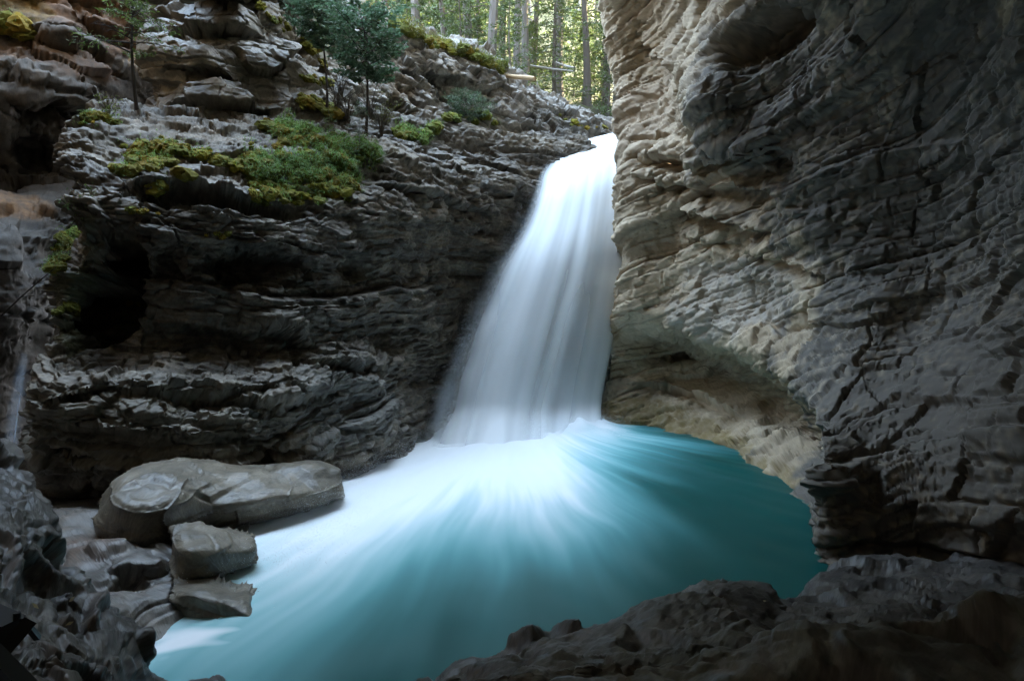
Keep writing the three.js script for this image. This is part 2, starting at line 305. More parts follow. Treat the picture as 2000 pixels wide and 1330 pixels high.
const CRUMBLY = { axis: [0.25, 0.95, 0.1], warp: 0.5, warpF: 0.4, big: 0.5, bigF: 0.5,
  layers: [{ T: 0.6, A: 0.2, e: 0.2, n: 1, f: 0.6, s: 31, c: 0.06, w: 0.04 }, { T: 0.18, A: 0.05, e: 0.2, n: 1, f: 1.2, s: 41, c: 0.02, w: 0.02 }],
  bricks: [{ T: 0.22, W: 0.4, A: 0.09, tilt: 1.0, w: 0.02, c: 0.03, wob: 0.35, along: [0.9, -0.4], s: 13, where: -0.2 }],
  blocks: [{ l: 0.7, t: 0.42, A: 0.2, tilt: 1.2, w: 0.05, c: 0.05, soft: 0.02 }, { l: 0.24, t: 0.16, A: 0.06, tilt: 1.2, w: 0.06, c: 0.015, soft: 0.02 }],
  fine: { a: 0.02, f: 7, squash: 1.3 } };
const POLISHED = { axis: [0.15, 0.97, 0.1], warp: 0.12, warpF: 0.5, big: 0.14, bigF: 0.8,
  layers: [{ T: 0.2, A: 0.045, e: 0.12, n: 0.6, f: 0.5, s: 5, c: 0.02, w: 0.012 }],
  bricks: [{ T: 0.5, W: 1.2, A: 0.02, tilt: 1.4, w: 0.012, c: 0.035, wob: 0.3, along: [0.9, -0.4], s: 33 }],
  blocks: [{ l: 1.3, t: 0.7, A: 0.05, tilt: 1.2, w: 0.008, c: 0, warp: 0.05, soft: 0.1 }, { l: 0.2, t: 0.12, A: 0.004, tilt: 1.2, w: 0.02, c: 0, soft: 0.06 }],
  fine: { a: 0.022, f: 3.2, squash: 1.6 } };
const GNARLED = { axis: [-0.3, 0.9, 0.25], warp: 0.4, warpF: 0.9, big: 0.22, bigF: 0.9,
  layers: [{ T: 0.5, A: 0.05, e: 0.3, n: 1, f: 1, s: 61, c: 0.02, w: 0.02 }],
  blocks: [{ l: 0.7, t: 0.6, A: 0.09, tilt: 1.3, w: 0.012, c: 0.012, warp: 0.3, soft: 0.2 }, { l: 0.24, t: 0.2, A: 0.022, tilt: 1.3, w: 0.02, c: 0.004, warp: 0.25, soft: 0.12 }, { l: 0.085, t: 0.075, A: 0.007, tilt: 1.3, w: 0.03, c: 0.001, warp: 0.2, soft: 0.08 }],
  fine: { a: 0.03, f: 6, squash: 1 } };

const wetDark = rockMaterial(0.68, 0.010), dryStone = rockMaterial(0.8, 0.006), wallStone = new THREE.MeshStandardMaterial({ vertexColors: true, roughness: 0.8 }), dampStone = rockMaterial(0.55, 0.012), polishedStone = rockMaterial(0.42, 0.018), nearStone = rockMaterial(0.5, 0.010);

// the great dark crag on the left of the pool
const crag = rockPatch({ style: LAMINATED, material: wetDark, nu: 610, nv: 490,
  rows: [
    [[60, 1010, 12], [130, 1010, 10.4], [260, 1010, 10.2], [420, 1000, 10.6], [600, 985, 11.3], [740, 960, 12.6], [850, 900, 15.5], [930, 870, 17.5], [1040, 860, 19], [1270, 860, 19.9]],
    [[90, 930, 12], [55, 930, 9.8], [200, 960, 9.3], [420, 930, 9.9], [600, 920, 10.9], [740, 900, 12.3], [850, 850, 15.5], [930, 830, 17.6], [1040, 820, 19.2], [1270, 820, 19.9]],
    [[80, 840, 11.5], [25, 835, 9.2], [200, 850, 8.9], [420, 840, 9.5], [600, 840, 10.6], [740, 820, 12.2], [850, 790, 15.6], [930, 780, 17.7], [1040, 770, 19.3], [1270, 770, 19.9]],
    [[90, 765, 11.6], [45, 765, 9.4], [220, 770, 9.1], [420, 770, 9.9], [600, 765, 10.9], [740, 750, 12.6], [855, 730, 15.9], [930, 720, 17.8], [1045, 710, 19.4], [1270, 710, 19.9]],
    [[120, 690, 12], [75, 690, 9.9], [220, 690, 9.8], [430, 690, 10.6], [600, 690, 11.5], [740, 680, 13.2], [870, 660, 16.2], [940, 650, 18], [1050, 640, 19.4], [1270, 640, 19.9]],
    [[140, 610, 12.3], [98, 610, 10.2], [230, 610, 10.2], [430, 600, 10.8], [600, 600, 11.9], [745, 590, 13.6], [880, 580, 16.4], [960, 570, 18.2], [1060, 560, 19.4], [1270, 560, 19.9]],
    [[150, 510, 12.5], [108, 520, 10.4], [240, 500, 10.2], [430, 500, 10.9], [610, 500, 12], [750, 490, 13.8], [890, 490, 16.5], [985, 480, 18.3], [1070, 470, 19.4], [1270, 470, 19.9]],
    [[180, 440, 12.5], [148, 440, 10.6], [250, 430, 10.3], [430, 430, 10.9], [610, 420, 12], [760, 415, 13.8], [900, 420, 16.6], [1000, 420, 18.4], [1080, 410, 19.4], [1270, 410, 19.9]],
    [[180, 360, 12.6], [140, 360, 10.9], [250, 370, 10.5], [430, 380, 11.2], [600, 390, 12.2], [760, 350, 14.2], [910, 370, 17], [1015, 370, 18.6], [1090, 360, 19.4], [1270, 360, 19.9]],
    [[165, 300, 13], [130, 300, 11.5], [250, 310, 11.4], [430, 320, 12], [590, 310, 13.2], [750, 300, 15.2], [910, 320, 17.8], [1030, 330, 19], [1100, 325, 19.5], [1290, 325, 20.4]],
    [[200, 250, 13.5], [150, 250, 12.3], [280, 240, 12.8], [430, 250, 13.2], [570, 240, 14.8], [740, 250, 16.5], [910, 270, 18.8], [1040, 290, 19.8], [1130, 290, 20.2], [1300, 292, 21.4]],
    [[230, 215, 15], [200, 215, 14], [300, 205, 14.8], [430, 205, 15.2], [580, 200, 16.2], [740, 215, 17.8], [920, 235, 20], [1060, 260, 20.8], [1210, 275, 21.5], [1340, 278, 22.8]],
  ],
  hollows: [{ p: [205, 545], r: [0.62, 0.85], depth: 1.9, inner: 0.6, rough: 0.3 }, { p: [235, 500], r: [0.35, 0.45], depth: 0.9, inner: 0.4 }, { p: [510, 520], r: [1.15, 0.42], depth: 1.0, inner: 0.2 }, { p: [330, 520], r: [0.28, 0.5], depth: 0.35 }, { p: [700, 520], r: [0.6, 0.3], depth: 0.4 }, { p: [760, 650], r: [0.7, 0.6], depth: 0.35 }],
  ledges: [
    { p: [[215, 370], [330, 365], [480, 385], [640, 395]], out: 0.22, cut: 0.4, up: 0.3, down: 0.28 },
    { p: [[300, 610], [420, 640], [560, 655], [640, 690]], out: 0.12, cut: 0.4, up: 0.25, down: 0.3 },
    { p: [[40, 790], [200, 760], [420, 770], [640, 750]], out: 0.16, cut: 0.22, up: 0.3, down: 0.2 },
    { p: [[420, 775], [540, 790], [660, 760]], out: 0.2, cut: 0.2, up: 0.25, down: 0.2 },
    { p: [[60, 835], [250, 840], [420, 850], [600, 850]], out: 0.12, cut: 0.22, up: 0.3, down: 0.14 },
    { p: [[540, 690], [700, 720], [850, 715]], out: 0.12, cut: 0.2, up: 0.2, down: 0.2 },
    { p: [[720, 350], [860, 380], [960, 420]], out: 0.2, cut: 0.3, up: 0.3, down: 0.3 },
    { p: [[760, 300], [900, 310], [1040, 330]], out: 0.15, cut: 0.2, up: 0.3, down: 0.2 },
    { p: [[60, 900], [200, 905], [400, 895], [640, 880]], out: 0.15, cut: 0.2, up: 0.3, down: 0.2 },
  ],
  color: stone(col(0.145, 0.124, 0.097), col(0.225, 0.19, 0.145), { bed: 0.3, blk: 0.25 }),
  tints: [{ p: [900, 300], r: [3, 1.2], a: 0.6, k: col(0.128, 0.112, 0.0938) }, { p: [300, 850], r: [3, 0.7], a: 0.6, k: col(0.2, 0.175, 0.125) }, { p: [700, 800], r: [2, 0.8], a: 0.6, k: col(0.16, 0.165, 0.16) }, { p: [120, 560], r: [0.6, 1.0], a: 0.6, k: col(0.112, 0.128, 0.0525), f: 3 }] });
put(crag, 'crag', 'great dark layered crag with a hollow, left of the pool', 'crag', { kind: 'structure' });

// the tower of rock above it
const tower = rockPatch({ style: { ...CRUMBLY, axis: [0.05, 0.99, 0.1], layers: [{ T: 1.1, A: 0.26, e: 0.12, n: 0.8, f: 0.5, s: 31, c: 0.06, w: 0.04 }], bricks: [{ T: 0.5, W: 0.9, A: 0.12, tilt: 0.9, w: 0.02, c: 0.05, wob: 0.3, along: [0.9, -0.4], s: 13 }], blocks: [{ l: 1.2, t: 0.8, A: 0.2, tilt: 1.2, w: 0.02, c: 0.04, soft: 0.02 }, { l: 0.3, t: 0.2, A: 0.035, tilt: 1.2, w: 0.04, c: 0.008, soft: 0.02 }] }, material: dampStone, nu: 300, nv: 270,
  rows: [
    [[350, 262, 16.8], [240, 245, 14.6], [380, 250, 14.1], [500, 255, 14.7], [600, 258, 15.4], [690, 262, 16.4], [740, 270, 18]],
    [[330, 200, 16.5], [275, 200, 14.8], [380, 200, 14.4], [500, 205, 15], [600, 208, 15.7], [675, 225, 16.8], [710, 230, 18.3]],
    [[330, 155, 16.5], [297, 155, 15.0], [380, 150, 14.6], [490, 150, 15.2], [590, 155, 16], [635, 170, 17], [690, 180, 18.5]],
    [[330, 110, 16.5], [283, 105, 14.9], [370, 100, 14.5], [470, 95, 15.2], [560, 105, 16.2], [600, 125, 17.2], [660, 140, 18.8]],
    [[340, 55, 16.8], [305, 50, 15.3], [370, 45, 15], [470, 40, 15.6], [540, 45, 16.6], [570, 60, 17.6], [620, 90, 19]],
    [[380, -20, 17.5], [372, -10, 16], [400, -15, 15.8], [470, -15, 16.2], [505, -10, 17], [525, 0, 18], [600, 30, 19.5]],
    [[390, -120, 18.5], [380, -110, 17], [410, -120, 16.8], [450, -120, 17.2], [480, -115, 17.8], [500, -110, 18.8], [580, -60, 20]],
    [[400, -160, 20.5], [400, -160, 20], [420, -165, 20], [450, -165, 20], [480, -160, 20.5], [500, -150, 21], [580, -90, 22]],
  ],
  ledges: [{ p: [[300, 130], [400, 135], [480, 160]], out: 0.25, cut: 0.3, up: 0.4, down: 0.25 }, { p: [[300, 60], [400, 60], [520, 70]], out: 0.2, cut: 0.3, up: 0.3, down: 0.25 }, { p: [[300, 195], [420, 205], [560, 215]], out: 0.15, cut: 0.3, up: 0.3, down: 0.25 }],
  color: stone(col(0.145, 0.128, 0.104), col(0.225, 0.194, 0.152)),
  tints: [{ p: [320, 180], r: [1, 0.8], a: 0.8, k: col(0.225, 0.195, 0.15) }] });
put(tower, 'rock_tower', 'blocky dark rock tower rising above the left crag', 'rock tower', { kind: 'structure' });

// the stained cliff at the far left
const stained = rockPatch({ style: MASSIVE, material: dryStone, nu: 290, nv: 310,
  rows: [
    [[-1400, 1250, 5], [-500, 1050, 8], [-150, 1020, 9.6], [10, 990, 10.6], [120, 970, 11.5], [220, 950, 13], [330, 950, 15], [480, 950, 17]],
    [[-1400, 1000, 6], [-500, 880, 9], [-150, 860, 10.8], [0, 860, 11.6], [100, 850, 12.6], [220, 850, 14], [330, 850, 15.6], [480, 850, 17.5]],
    [[-1400, 750, 6.5], [-500, 700, 9.5], [-150, 700, 11.2], [0, 700, 11.9], [100, 700, 12.9], [220, 700, 14.3], [330, 700, 16], [480, 700, 18]],
    [[-1400, 550, 6.5], [-500, 540, 9.7], [-150, 550, 11.6], [0, 550, 12.2], [100, 540, 13], [220, 550, 14.8], [330, 550, 16.5], [480, 550, 18.5]],
    [[-1400, 420, 6.5], [-500, 420, 9.9], [-150, 430, 12], [0, 430, 12.9], [110, 420, 13.8], [220, 430, 15.2], [330, 430, 17], [480, 430, 19]],
    [[-1400, 320, 6.5], [-500, 340, 10.2], [-150, 350, 12.8], [0, 350, 14.3], [120, 345, 15], [230, 350, 16.2], [340, 350, 17.5], [480, 350, 19]],
    [[-1400, 150, 6.5], [-500, 230, 10.2], [-150, 245, 12.8], [0, 250, 14.2], [130, 250, 15], [240, 250, 16.2], [340, 250, 17.5], [480, 250, 19]],
    [[-1400, -50, 6.5], [-500, 130, 10], [-150, 160, 12.5], [0, 165, 14], [140, 170, 15], [250, 175, 16.3], [350, 175, 17.6], [500, 175, 19.5]],
    [[-1400, -250, 6.5], [-500, 30, 10.4], [-150, 70, 13], [0, 80, 14.6], [150, 85, 15.6], [260, 90, 16.6], [360, 90, 17.8], [520, 90, 19.5]],
    [[-1400, -450, 7], [-500, -80, 11], [-150, -30, 13.5], [0, -20, 15], [150, -10, 16], [270, 0, 17], [380, 0, 18.2], [540, 0, 20]],
    [[-1400, -700, 7], [-500, -230, 11.5], [-150, -170, 14], [0, -150, 15.5], [150, -140, 16.5], [290, -130, 17.5], [400, -120, 18.6], [560, -110, 20.5]],
    [[-1400, -1000, 7.5], [-500, -480, 12], [-150, -380, 14.5], [0, -350, 16], [150, -330, 17], [300, -310, 18], [420, -300, 19.5], [580, -280, 21.5]],
    [[-1400, -1700, 9], [-500, -850, 14], [-150, -680, 16.5], [0, -620, 18], [150, -580, 19], [300, -540, 20], [420, -520, 21.5], [580, -480, 23.5]],
  ],
  ledges: [{ p: [[0, 190], [90, 205], [190, 215]], out: 0.3, cut: 0.9, up: 0.7, down: 0.45 }, { p: [[20, 75], [120, 100], [230, 120]], out: 0.3, cut: 0.35, up: 0.6, down: 0.25 }, { p: [[0, 355], [80, 350], [140, 350]], out: 0.2, cut: 0.3, up: 0.5, down: 0.3 }, { p: [[130, 20], [190, 60], [300, 40]], out: 0.2, cut: 0.3, up: 0.5, down: 0.3 }],
  hollows: [{ p: [60, 300], r: [0.5, 0.55], depth: 0.8 }],
  color: stone(col(0.0638, 0.051, 0.039), col(0.0975, 0.081, 0.0653), { f: 0.45, blk: 0.2 }),
  tints: [{ p: [190, 50], r: [1.6, 0.7], a: 0.95, k: col(0.15, 0.0675, 0.021), f: 1 }, { p: [110, 120], r: [1.2, 0.5], a: 0.8, k: col(0.143, 0.0713, 0.03) }, { p: [20, 400], r: [1, 0.35], a: 0.9, k: col(0.255, 0.128, 0.045) }, { p: [20, 20], r: [0.8, 0.5], a: 0.9, k: col(0.195, 0.128, 0.0375) }, { p: [60, 570], r: [1, 1.6], a: 0.85, k: col(0.112, 0.105, 0.0975), sy: 0.4 }, { p: [320, 20], r: [0.8, 0.6], a: 0.9, k: col(0.225, 0.203, 0.173), sy: 0.5 }, { p: [60, 300], r: [0.7, 0.8], a: 0.7, k: col(0.0675, 0.06, 0.0525), sy: 0.3 }] });
put(stained, 'stained_cliff', 'rounded brown cliff with orange stains at the upper left', 'cliff', { kind: 'structure' });

// the pale crumbling cliff left of the fall's head
const paleCliff = rockPatch({ style: CRUMBLY, material: dryStone, nu: 380, nv: 270,
  rows: [
    [[600, 300, 16], [740, 300, 16.8], [850, 300, 18.4], [980, 310, 19.6], [1090, 315, 20.4], [1230, 310, 21.6], [1320, 310, 24]],
    [[640, 240, 16.9], [740, 240, 17.4], [850, 245, 19], [980, 265, 20.2], [1090, 285, 21.1], [1230, 288, 22.6], [1320, 290, 24.5]],
    [[640, 190, 17.5], [740, 200, 17.8], [850, 212, 19.3], [980, 240, 20.5], [1090, 262, 21.6], [1220, 272, 23.5], [1320, 275, 25]],
    [[640, 120, 18], [750, 145, 18.4], [850, 165, 19.8], [970, 190, 21], [1080, 228, 22.2], [1210, 260, 25], [1310, 262, 26]],
    [[640, 60, 18.5], [750, 80, 18.9], [850, 115, 20], [960, 145, 21.4], [1060, 197, 22.8], [1205, 249, 26], [1300, 250, 27]],
    [[620, 10, 19], [745, 40, 19.3], [850, 85, 20.4], [950, 118, 21.8], [1050, 184, 23.2], [1195, 242, 26.8], [1300, 244, 28]],
    [[600, -30, 21], [745, 28, 21.5], [850, 76, 22.5], [950, 110, 24], [1055, 176, 25.5], [1195, 238, 29], [1300, 240, 30]],
  ],
  hollows: [{ p: [848, 155], r: [0.42, 0.22], depth: 0.6, inner: 0.3 }, { p: [772, 205], r: [0.35, 0.3], depth: 0.8 }, { p: [1040, 235], r: [0.2, 0.3], depth: 0.5 }],
  ledges: [{ p: [[760, 130], [840, 140], [900, 150]], out: 0.15, cut: 0.35, up: 0.3, down: 0.25 }, { p: [[760, 215], [860, 235], [1000, 260]], out: 0.2, cut: 0.3, up: 0.4, down: 0.25 }],
  color: stone(col(0.3, 0.281, 0.259), col(0.375, 0.349, 0.315), { bed: 0.15, blk: 0.25 }),
  tints: [{ p: [960, 165], r: [0.9, 0.9], a: 0.6, k: col(0.15, 0.128, 0.0975), f: 2 }, { p: [900, 262], r: [3, 0.4], a: 0.7, k: col(0.15, 0.143, 0.12) }, { p: [1130, 255], r: [2.4, 0.7], a: 0.8, k: col(0.12, 0.112, 0.0975) }, { p: [780, 170], r: [0.6, 0.7], a: 0.7, k: col(0.247, 0.18, 0.112), sy: 0.5 }] });
put(paleCliff, 'pale_cliff', 'pale grey crumbling cliff above and left of the waterfall lip', 'cliff', { kind: 'structure' });

// the same wall carried on upstream, unseen round the corner, to block the sun
const upstream = (rows) => rows.map((r) => [[r[0][0] + 70, 620 - (620 - r[0][1]) * r[0][2] / 36, 36], ...r]);
// the right wall: cliff beside the fall, undercut above the pool, closing over the viewing spot as a cave, its unseen roof shaped to hold back skylight
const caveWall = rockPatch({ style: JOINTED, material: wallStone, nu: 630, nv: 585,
  rows: upstream([
    [[1240, 850, 20], [1168, 838, 17.6], [1270, 858, 16.2], [1390, 888, 14.5], [1500, 960, 11.4], [1600, 1070, 8.6], [1612, 1150, 7.5], [1680, 1220, 7.5], [1800, 1220, 7.3], [2000, 1280, 6.3], [2500, 2000, 3.9], [3600, 2600, 1.6]],
    [[1235, 770, 20], [1172, 770, 17.6], [1275, 790, 17], [1390, 815, 15.66], [1500, 862, 13], [1610, 960, 9.84], [1610, 1040, 7.6], [1690, 1130, 7.6], [1810, 1200, 7.4], [2010, 1280, 6.4], [2500, 1500, 4], [3600, 1900, 1.6]],
    [[1245, 700, 20.3], [1185, 700, 17.7], [1285, 715, 17.8], [1400, 745, 16.9], [1510, 800, 14.6], [1620, 880, 11.1], [1607, 950, 7.75], [1700, 1010, 7.8], [1820, 1060, 7.5], [2010, 1100, 6.5], [2500, 1200, 4.15], [3600, 1300, 1.6]],
    [[1250, 655, 20.5], [1195, 655, 17.6], [1295, 675, 17.95], [1400, 705, 16.99], [1510, 755, 14.7], [1610, 815, 11.26], [1605, 870, 8], [1700, 890, 8.1], [1820, 910, 7.8], [2010, 930, 6.7], [2500, 960, 4.4], [3600, 960, 1.6]],
    [[1255, 620, 20.5], [1200, 620, 17.4], [1300, 645, 16.2], [1400, 675, 14.8], [1490, 715, 13], [1560, 765, 11.2], [1625, 810, 9.4], [1710, 800, 9.2], [1830, 790, 8.6], [2010, 770, 7.2], [2500, 760, 4.6], [3600, 760, 1.6]],
    [[1260, 560, 20.5], [1206, 560, 17.2], [1310, 570, 15.9], [1410, 590, 14.7], [1500, 615, 13.4], [1570, 640, 12.2], [1690, 660, 10.6], [1760, 660, 10.3], [1860, 650, 9.4], [2020, 630, 7.8], [2500, 600, 4.8], [3600, 500, 1.6]],
    [[1260, 470, 20.6], [1213, 470, 17.1], [1310, 475, 15.8], [1410, 490, 14.6], [1500, 505, 13.3], [1570, 520, 12.2], [1735, 530, 10.9], [1805, 530, 10.5], [1905, 520, 9.6], [2030, 500, 8], [2500, 430, 4.8], [3600, 200, 1.6]],
    [[1260, 385, 20.6], [1206, 385, 17], [1310, 385, 15.6], [1400, 395, 14.3], [1490, 405, 13.1], [1570, 410, 12], [1740, 410, 10.9], [1810, 400, 10.5], [1910, 390, 9.6], [2030, 360, 8], [2500, 260, 4.8], [3500, -100, 1.6]],
    [[1260, 305, 20.8], [1206, 305, 17.1], [1300, 310, 15.6], [1390, 310, 14.2], [1480, 315, 12.9], [1570, 320, 11.8], [1730, 310, 10.8], [1800, 300, 10.4], [1900, 280, 9.5], [2040, 240, 7.8], [2480, 100, 4.6], [3400, -400, 1.6]],
    [[1260, 205, 21], [1206, 205, 17.5], [1320, 205, 16], [1348, 205, 13], [1470, 210, 12.6], [1570, 215, 11.8], [1700, 205, 10.8], [1770, 190, 10.2], [1880, 160, 9.2], [2040, 110, 7.4], [2450, -60, 4.4], [3200, -700, 1.6]],
    [[1250, 120, 21], [1190, 125, 17.7], [1300, 110, 16.2], [1390, 130, 13.2], [1480, 110, 12.4], [1575, 100, 11.6], [1690, 90, 10.5], [1770, 70, 9.9], [1890, 40, 8.8], [2050, -20, 7], [2420, -230, 4.2], [3000, -1100, 1.6]],
    [[1240, 30, 21], [1182, 30, 17.6], [1290, 10, 15.8], [1400, 0, 13.4], [1500, 20, 12], [1580, 0, 11], [1680, -20, 9.8], [1780, -50, 9.2], [1900, -90, 8], [2060, -160, 6.4], [2380, -420, 3.8], [2800, -1500, 1.6]],
    [[1220, -100, 21], [1160, -90, 17.6], [1250, -110, 15.6], [1340, -130, 13.2], [1430, -140, 11.4], [1500, -160, 9.8], [1600, -200, 8.6], [1680, -250, 7.8], [1760, -330, 6.6], [1880, -450, 5.2], [2050, -800, 3.2], [2000, -2200, 1.6]],
    [[1210, -260, 21.5], [1140, -250, 19.4], [1190, -260, 16.6], [1210, -240, 13.4], [1130, -190, 11.6], [960, -170, 10.6], [740, -160, 9.6], [520, -170, 8.6], [360, -210, 7.2], [120, -310, 5.8], [-300, -520, 3.9], [-1200, -1200, 2.4]],
    [[1240, -420, 22.5], [1150, -420, 20], [1180, -440, 17.6], [1170, -420, 14.9], [1040, -370, 13], [830, -340, 12], [590, -330, 11], [330, -340, 10], [120, -400, 8.6], [-180, -550, 6.8], [-750, -900, 5], [-2600, -2000, 3.2]],
    [[1300, -640, 24], [1230, -660, 22], [1260, -740, 19.5], [1240, -760, 17], [1150, -780, 15], [980, -820, 13.6], [780, -880, 12.4], [560, -980, 11.4], [260, -1100, 10.2], [-150, -1300, 8.8], [-800, -1700, 7.4], [-3000, -3600, 4.5]],
    [[1400, -900, 27], [1350, -950, 26], [1380, -1050, 23.5], [1400, -1150, 21], [1380, -1250, 19], [1330, -1350, 17.4], [1220, -1500, 16], [1060, -1650, 14.5], [820, -1850, 13], [400, -2200, 11.5], [-300, -2800, 9.5], [-2800, -5000, 7]],
  ]),
  ledges: [
    { p: [[1215, 300], [1330, 305], [1430, 300], [1560, 320]], out: 0.34, cut: 0.42, up: 0.35, down: 0.34 },
    { p: [[1240, 340], [1340, 360], [1430, 365], [1560, 380]], out: 0.3, cut: 0.4, up: 0.28, down: 0.34 },
    { p: [[1290, 400], [1400, 425], [1520, 455]], out: 0.36, cut: 0.4, up: 0.32, down: 0.36 },
    { p: [[1210, 275], [1290, 270], [1350, 250]], out: 0.15, cut: 0.15, up: 0.3, down: 0.1 },
    { p: [[1300, 460], [1420, 480], [1520, 510], [1650, 560]], out: 0.12, cut: 0.2, up: 0.3, down: 0.2 },
    { p: [[1230, 90], [1290, 105], [1330, 130]], out: 0.5, cut: 0.5, up: 0.7, down: 0.4 },
    { p: [[1350, 260], [1440, 290], [1560, 300]], out: 0.3, cut: 0.4, up: 0.4, down: 0.3 },
    { p: [[1480, 880], [1540, 850], [1600, 880]], out: 0.1, cut: 0.1, up: 0.2, down: 0.1 },
    { p: [[1210, 740], [1300, 760], [1400, 790], [1470, 830]], out: 0.22, cut: 0.18, up: 0.25, down: 0.2 },
  ],
  hollows: [{ p: [1525, 850], r: [0.35, 0.32], depth: 1.0, inner: 0.4 }, { p: [1325, 700], r: [0.5, 0.22], depth: 0.5 }, { p: [1480, 80], r: [1.4, 0.6], depth: 1.2, inner: 0.2 }],
  color: stone(col(0.385, 0.29, 0.185), col(0.475, 0.375, 0.255), { bed: 0.14, blk: 0.14, f: 0.5 }),
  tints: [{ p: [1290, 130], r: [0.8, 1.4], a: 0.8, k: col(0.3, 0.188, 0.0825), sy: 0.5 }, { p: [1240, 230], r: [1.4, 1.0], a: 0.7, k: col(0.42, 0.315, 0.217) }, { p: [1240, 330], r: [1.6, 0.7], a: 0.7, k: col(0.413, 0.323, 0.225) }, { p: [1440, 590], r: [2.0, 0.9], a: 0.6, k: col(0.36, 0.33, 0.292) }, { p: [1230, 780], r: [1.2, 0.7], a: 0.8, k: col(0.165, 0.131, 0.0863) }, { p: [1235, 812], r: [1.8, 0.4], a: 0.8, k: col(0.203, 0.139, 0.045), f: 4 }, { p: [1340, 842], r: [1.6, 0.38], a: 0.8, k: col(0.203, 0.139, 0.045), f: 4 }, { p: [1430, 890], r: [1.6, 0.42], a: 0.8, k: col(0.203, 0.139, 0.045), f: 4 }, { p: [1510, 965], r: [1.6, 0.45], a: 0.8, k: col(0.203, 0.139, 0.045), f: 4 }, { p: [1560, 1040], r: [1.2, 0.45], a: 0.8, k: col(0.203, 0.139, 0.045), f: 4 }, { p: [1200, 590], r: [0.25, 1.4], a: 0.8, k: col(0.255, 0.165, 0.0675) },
    { p: [1900, 600], r: [3.2, 5], a: 1.3, k: col(0.125, 0.105, 0.083) }, { p: [1840, 960], r: [2.6, 3], a: 1.3, k: col(0.13, 0.108, 0.085) }, { p: [1720, 230], r: [3.4, 2.8], a: 0.95, k: col(0.115, 0.1, 0.083) }, { p: [1470, 220], r: [1.5, 1.1], a: 0.95, k: col(0.115, 0.1, 0.083), f: 0.9 }, { p: [1680, 430], r: [1.5, 1.0], a: 0.9, k: col(0.12, 0.103, 0.084), f: 0.9 }, { p: [1500, 60], r: [1.8, 1], a: 0.8, k: col(0.14, 0.12, 0.095) }] });  // dark tints paint cave shade into the wall, besides the darker jutting block
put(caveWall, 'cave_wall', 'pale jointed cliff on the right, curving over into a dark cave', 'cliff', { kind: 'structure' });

// added far bank downstream, out of sight on the left, leaning in to block skylight
put(rockPatch({ style: MASSIVE, material: dryStone, nu: 90, nv: 80,
  rows: [[-1, 0], [3, 0.2], [7, 0.6], [11, 1.6], [14, 3.2], [16.5, 5.4], [19, 7.2], [24, 8]].map(([y, lean]) => [[-13.8 + 0.1 * lean, y, -11, 'm'], [-13.2 + 0.25 * lean, y, -7.5, 'm'], [-12.5 + 0.6 * lean, y, -4, 'm'], [-12 + lean, y, -0.5, 'm'], [-9.5 + 0.7 * lean, y, 3, 'm'], [-6 + 0.3 * lean, y, 4.5, 'm'], [-3, y, 4.8, 'm'], [1, y, 5, 'm'], [5, y, 4, 'm']]),
  color: stone(col(0.12, 0.0975, 0.075), col(0.165, 0.143, 0.112)) }), 'added_downstream_cliff', 'unseen brown cliff added downstream, leaning over the gorge to block skylight', 'cliff', { kind: 'structure' });
// ------------------------------------------------------------------ the plunge pool
const HIT = V(0.0, 0, -16.6);
function foamAt(x, z) { // share of white, aerated water
  const dx = x - HIT.x, dz = z - HIT.z, near = Math.hypot(Math.max(0, Math.abs(dx + 0.3) - 1.6), dz * (dz > 0 ? 0.75 : 1));
  const th = Math.atan2(dx, dz + 1.2), r = Math.hypot(dx, dz + 1.2); // 0 points to the viewing spot, + to the right
  const keys = [[-1.7, 3], [-1.2, 4.5], [-0.75, 11], [-0.45, 17], [-0.3, 17], [-0.2, 15], [-0.1, 12.5], [0, 12], [0.1, 10.6], [0.2, 8.8], [0.35, 7.4], [0.5, 6.8], [0.8, 6], [1.1, 5], [1.4, 3.8], [1.7, 2.2]];
  let R = th <= keys[0][0] ? keys[0][1] : keys[keys.length - 1][1];
  for (let k = 0; k < keys.length - 1; k++) if (th >= keys[k][0] && th < keys[k + 1][0]) R = mix(keys[k][1], keys[k + 1][1], smooth(keys[k][0], keys[k + 1][0], th));
  const wob = th + 0.018 * noise(x * 0.5, z * 0.5, 2), far = smooth(0.5, 6, r);
  const s1 = noise(wob * 6, r * 0.16, 5.5), s2 = noise(wob * 15, r * 0.3, 9.5), s3 = noise(wob * 40, r * 0.45, 13.5), s4 = noise(wob * 110, r * 0.9, 19.5);
  const q = r / R + (0.2 * s1 + 0.13 * s2) * (0.35 + 0.65 * far);
  let f = Math.pow(clamp(1.2 - q), 1.5) * (1 + 0.15 * s2 + 0.16 * s3 * smooth(1, 5, r) + 0.1 * s4 * smooth(2, 6, r));
  f += 0.07 * smooth(0.1, 0.7, s2 + 0.6 * s3) * smooth(1.7, 0.9, r / R);
  f = f + 0.3 * smooth(12.5, 4.5, r) * smooth(0.35, 0.05, th) * smooth(-1, -0.6, th) + 0.2 * smooth(14.5, 7, r) * smooth(-0.05, -0.25, th) * smooth(-0.9, -0.5, th) * (1 + 0.3 * s2 + 0.3 * s3);
  f = Math.max(Math.min(f, 0.9), 0.92 * smooth(2.8, 0.2, near + 0.5 * noise(x * 1.5, z * 1.5, 6)));
  // the spill at the outlet
  const o = onWater(345, 1242), e = Math.hypot((x - o.x) / 0.62, (z - o.z) / 0.42); f = Math.max(f, 0.8 * smooth(1.4, 0.1, e + 0.35 * noise(x * 3, z * 6, 1)));
  return clamp(f);
}
